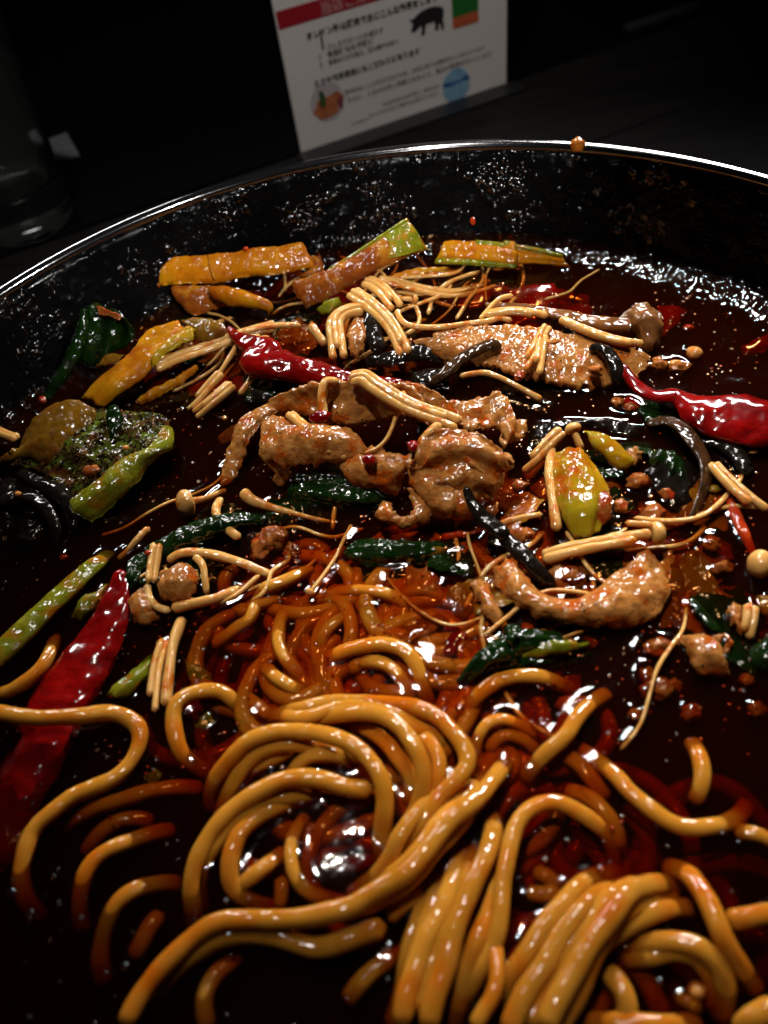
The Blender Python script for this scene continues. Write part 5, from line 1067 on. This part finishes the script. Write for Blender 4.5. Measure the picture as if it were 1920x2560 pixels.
# ------------------------------------------------------------------ grease drops on the bowl wall
items = []
wz = np.array([p[1] for p in pin]); wr = np.array([p[0] for p in pin])
cnt = 0
while cnt < 2400:
    a = rng.uniform(math.radians(15), math.radians(175)); z = rng.uniform(1.5, 27)
    dens = 1.5*mnoise.noise(Vector((math.cos(a)*7, math.sin(a)*7, z*.11)))+.7*mnoise.noise(Vector((a*26, z*.4, 3)))-.25*(a < 1.15)
    if dens < rng.uniform(-.1, .7): cnt += .15; continue
    cnt += 1
    i = np.searchsorted(wz, z); r = np.interp(z, wz, wr); s = (np.interp(z+.5, wz, wr)-np.interp(z-.5, wz, wr))
    n = np.array([-math.cos(a), -math.sin(a), s]); n /= np.linalg.norm(n)
    t1 = np.array([-math.sin(a), math.cos(a), 0]); t2 = np.cross(n, t1)
    k_ = min(1.6, .27*math.exp(abs(rng.normal(0, .72)))); R = np.stack([t1, t2, n], 1)
    items.append((np.array([BC[0]+r*math.cos(a), BC[1]+r*math.sin(a), z]), (k_*rng.uniform(.8, 1.3), k_*rng.uniform(.8, 1.6), k_*.24), R))
scatter('grease_drops', 'tiny grease drops spattered over the black bowl wall', 'grease drops', items, ICO2, 'grease')

# ------------------------------------------------------------------ broth: a body of liquid with its surface drawn up at whatever breaks it
G = 0.5; NX = int(300/G); X0, Y0 = BC[0]-150, BC[1]-150
wl = np.vstack(WATERLINE)
Hs, _, _ = np.histogram2d(wl[:, 0], wl[:, 1], bins=NX, range=[[X0, X0+300], [Y0, Y0+300]])
Hs = (Hs > 0).astype(float)
def blur(a, k):
    for ax in (0, 1):
        c = np.cumsum(np.pad(a, [(k+1, k) if i == ax else (0, 0) for i in (0, 1)], mode='edge'), axis=ax)
        n = a.shape[ax]
        a = (np.take(c, range(2*k+1, 2*k+1+n), axis=ax)-np.take(c, range(0, n), axis=ax))/(2*k+1)
    return a
Hm = np.clip(blur(blur(blur(Hs, 1), 1), 2)*1.9, 0, 1)*.5
xs, ys = np.meshgrid(np.arange(NX), np.arange(NX), indexing='ij')
rip = np.zeros((NX, NX))
for lam, am in ((38, .16), (17, .08), (8, .022), (4.2, .007)):
    for _ in range(7):
        th = rng.uniform(0, 6.28); ph = rng.uniform(0, 6.28); l_ = lam*rng.uniform(.75, 1.3)
        rip += am/3*np.sin((xs*math.cos(th)+ys*math.sin(th))*G*2*math.pi/l_+ph)
Hm = Hm+rip
def surf(x, y):
    i = np.clip((x-X0)/G-.5, 0, NX-2); j = np.clip((y-Y0)/G-.5, 0, NX-2)
    a, b = i.astype(int), j.astype(int); u, w = i-a, j-b
    return Hm[a, b]*(1-u)*(1-w)+Hm[a+1, b]*u*(1-w)+Hm[a, b+1]*(1-u)*w+Hm[a+1, b+1]*u*w
NR, NA = 200, 900
rr = 139.4*np.linspace(0.004, 1, NR)**.8
aa = np.linspace(0, 2*math.pi, NA, endpoint=False)
XX = BC[0]+rr[:, None]*np.cos(aa); YY = BC[1]+rr[:, None]*np.sin(aa)
dw = np.clip(138.4-rr, 0, None)
ZZ = surf(XX, YY) + (1.0*np.exp(-dw/1.0) + 2.0*(1-smoothstep((dw-1.5)/10)))[:, None]
v = np.stack([XX, YY, ZZ], 2).reshape(-1, 3)
ii = np.arange(NR-1)[:, None]*NA; jj = np.arange(NA); j2 = (jj+1) % NA
f = np.stack([ii+jj, ii+NA+jj, ii+NA+j2, ii+j2], 2).reshape(-1, 4).tolist()
f.append(list(range(NA))[::-1])
low = [(132.2, -9.5), (119, -24.6), (94, -38.6), (60, -45.6), (2, -46.6)]
base = len(v); vl = []
for r, z in low: vl.append(np.stack([BC[0]+r*np.cos(aa), BC[1]+r*np.sin(aa), np.full(NA, z)], 1))
v = np.vstack([v]+vl)
rings = [(NR-1)*NA]+[base+i*NA for i in range(len(low))]
for p, q in zip(rings[:-1], rings[1:]):
    f += np.stack([p+jj, q+jj, q+j2, p+j2], 1).tolist()
f.append([rings[-1]+j for j in range(NA)][::-1])
broth = mesh('broth', v, f, M['broth'], None, food=False, origin=np.array([BC[0], BC[1], -46.0]), label='dark red oily broth filling the black bowl', cat='broth')

# ------------------------------------------------------------------ oil drops and bubbles on the broth
items = []
n_ = 0
while n_ < 2000:
    a = rng.uniform(0, 6.28); r = 137*math.sqrt(rng.uniform(0, 1)); x, y = BC[0]+r*math.cos(a), BC[1]+r*math.sin(a)
    if y < 8: continue
    d = mnoise.noise(Vector((x/11, y/11, 1.7)))+.6*mnoise.noise(Vector((x/4, y/4, 9.1)))
    if d < rng.uniform(-.45, .6): n_ += .1; continue
    n_ += 1
    k_ = min(.9, .2*math.exp(abs(rng.normal(0, .6))))
    z = float(surf(np.array(x), np.array(y)))
    items.append(((x, y, z), (k_, k_, k_*.28), None))
flk = []
while len(flk) < 520:
    px, py = rng.uniform(250, 1900), rng.uniform(750, 2100); p = P(px, py, 0)
    if math.hypot(p[0]-BC[0], p[1]-BC[1]) > 130 or mnoise.noise(Vector((p[0]/13, p[1]/13, 4.4))) < rng.uniform(-.3, .3): continue
    p[2] = float(surf(np.array(p[0]), np.array(p[1])))-rng.uniform(0, .5); k_ = rng.uniform(.16, .5)
    flk.append((p, (k_, k_*rng.uniform(.5, 1), k_*.35), None))
scatter('chili_flakes', 'fine red chilli flakes afloat in the broth', 'chili flakes', flk, ICO1, 'chiliflake')
scatter('oil_drops', 'tiny oil drops and bubbles floating on the red broth', 'oil drops', items, ICO2, 'oil')
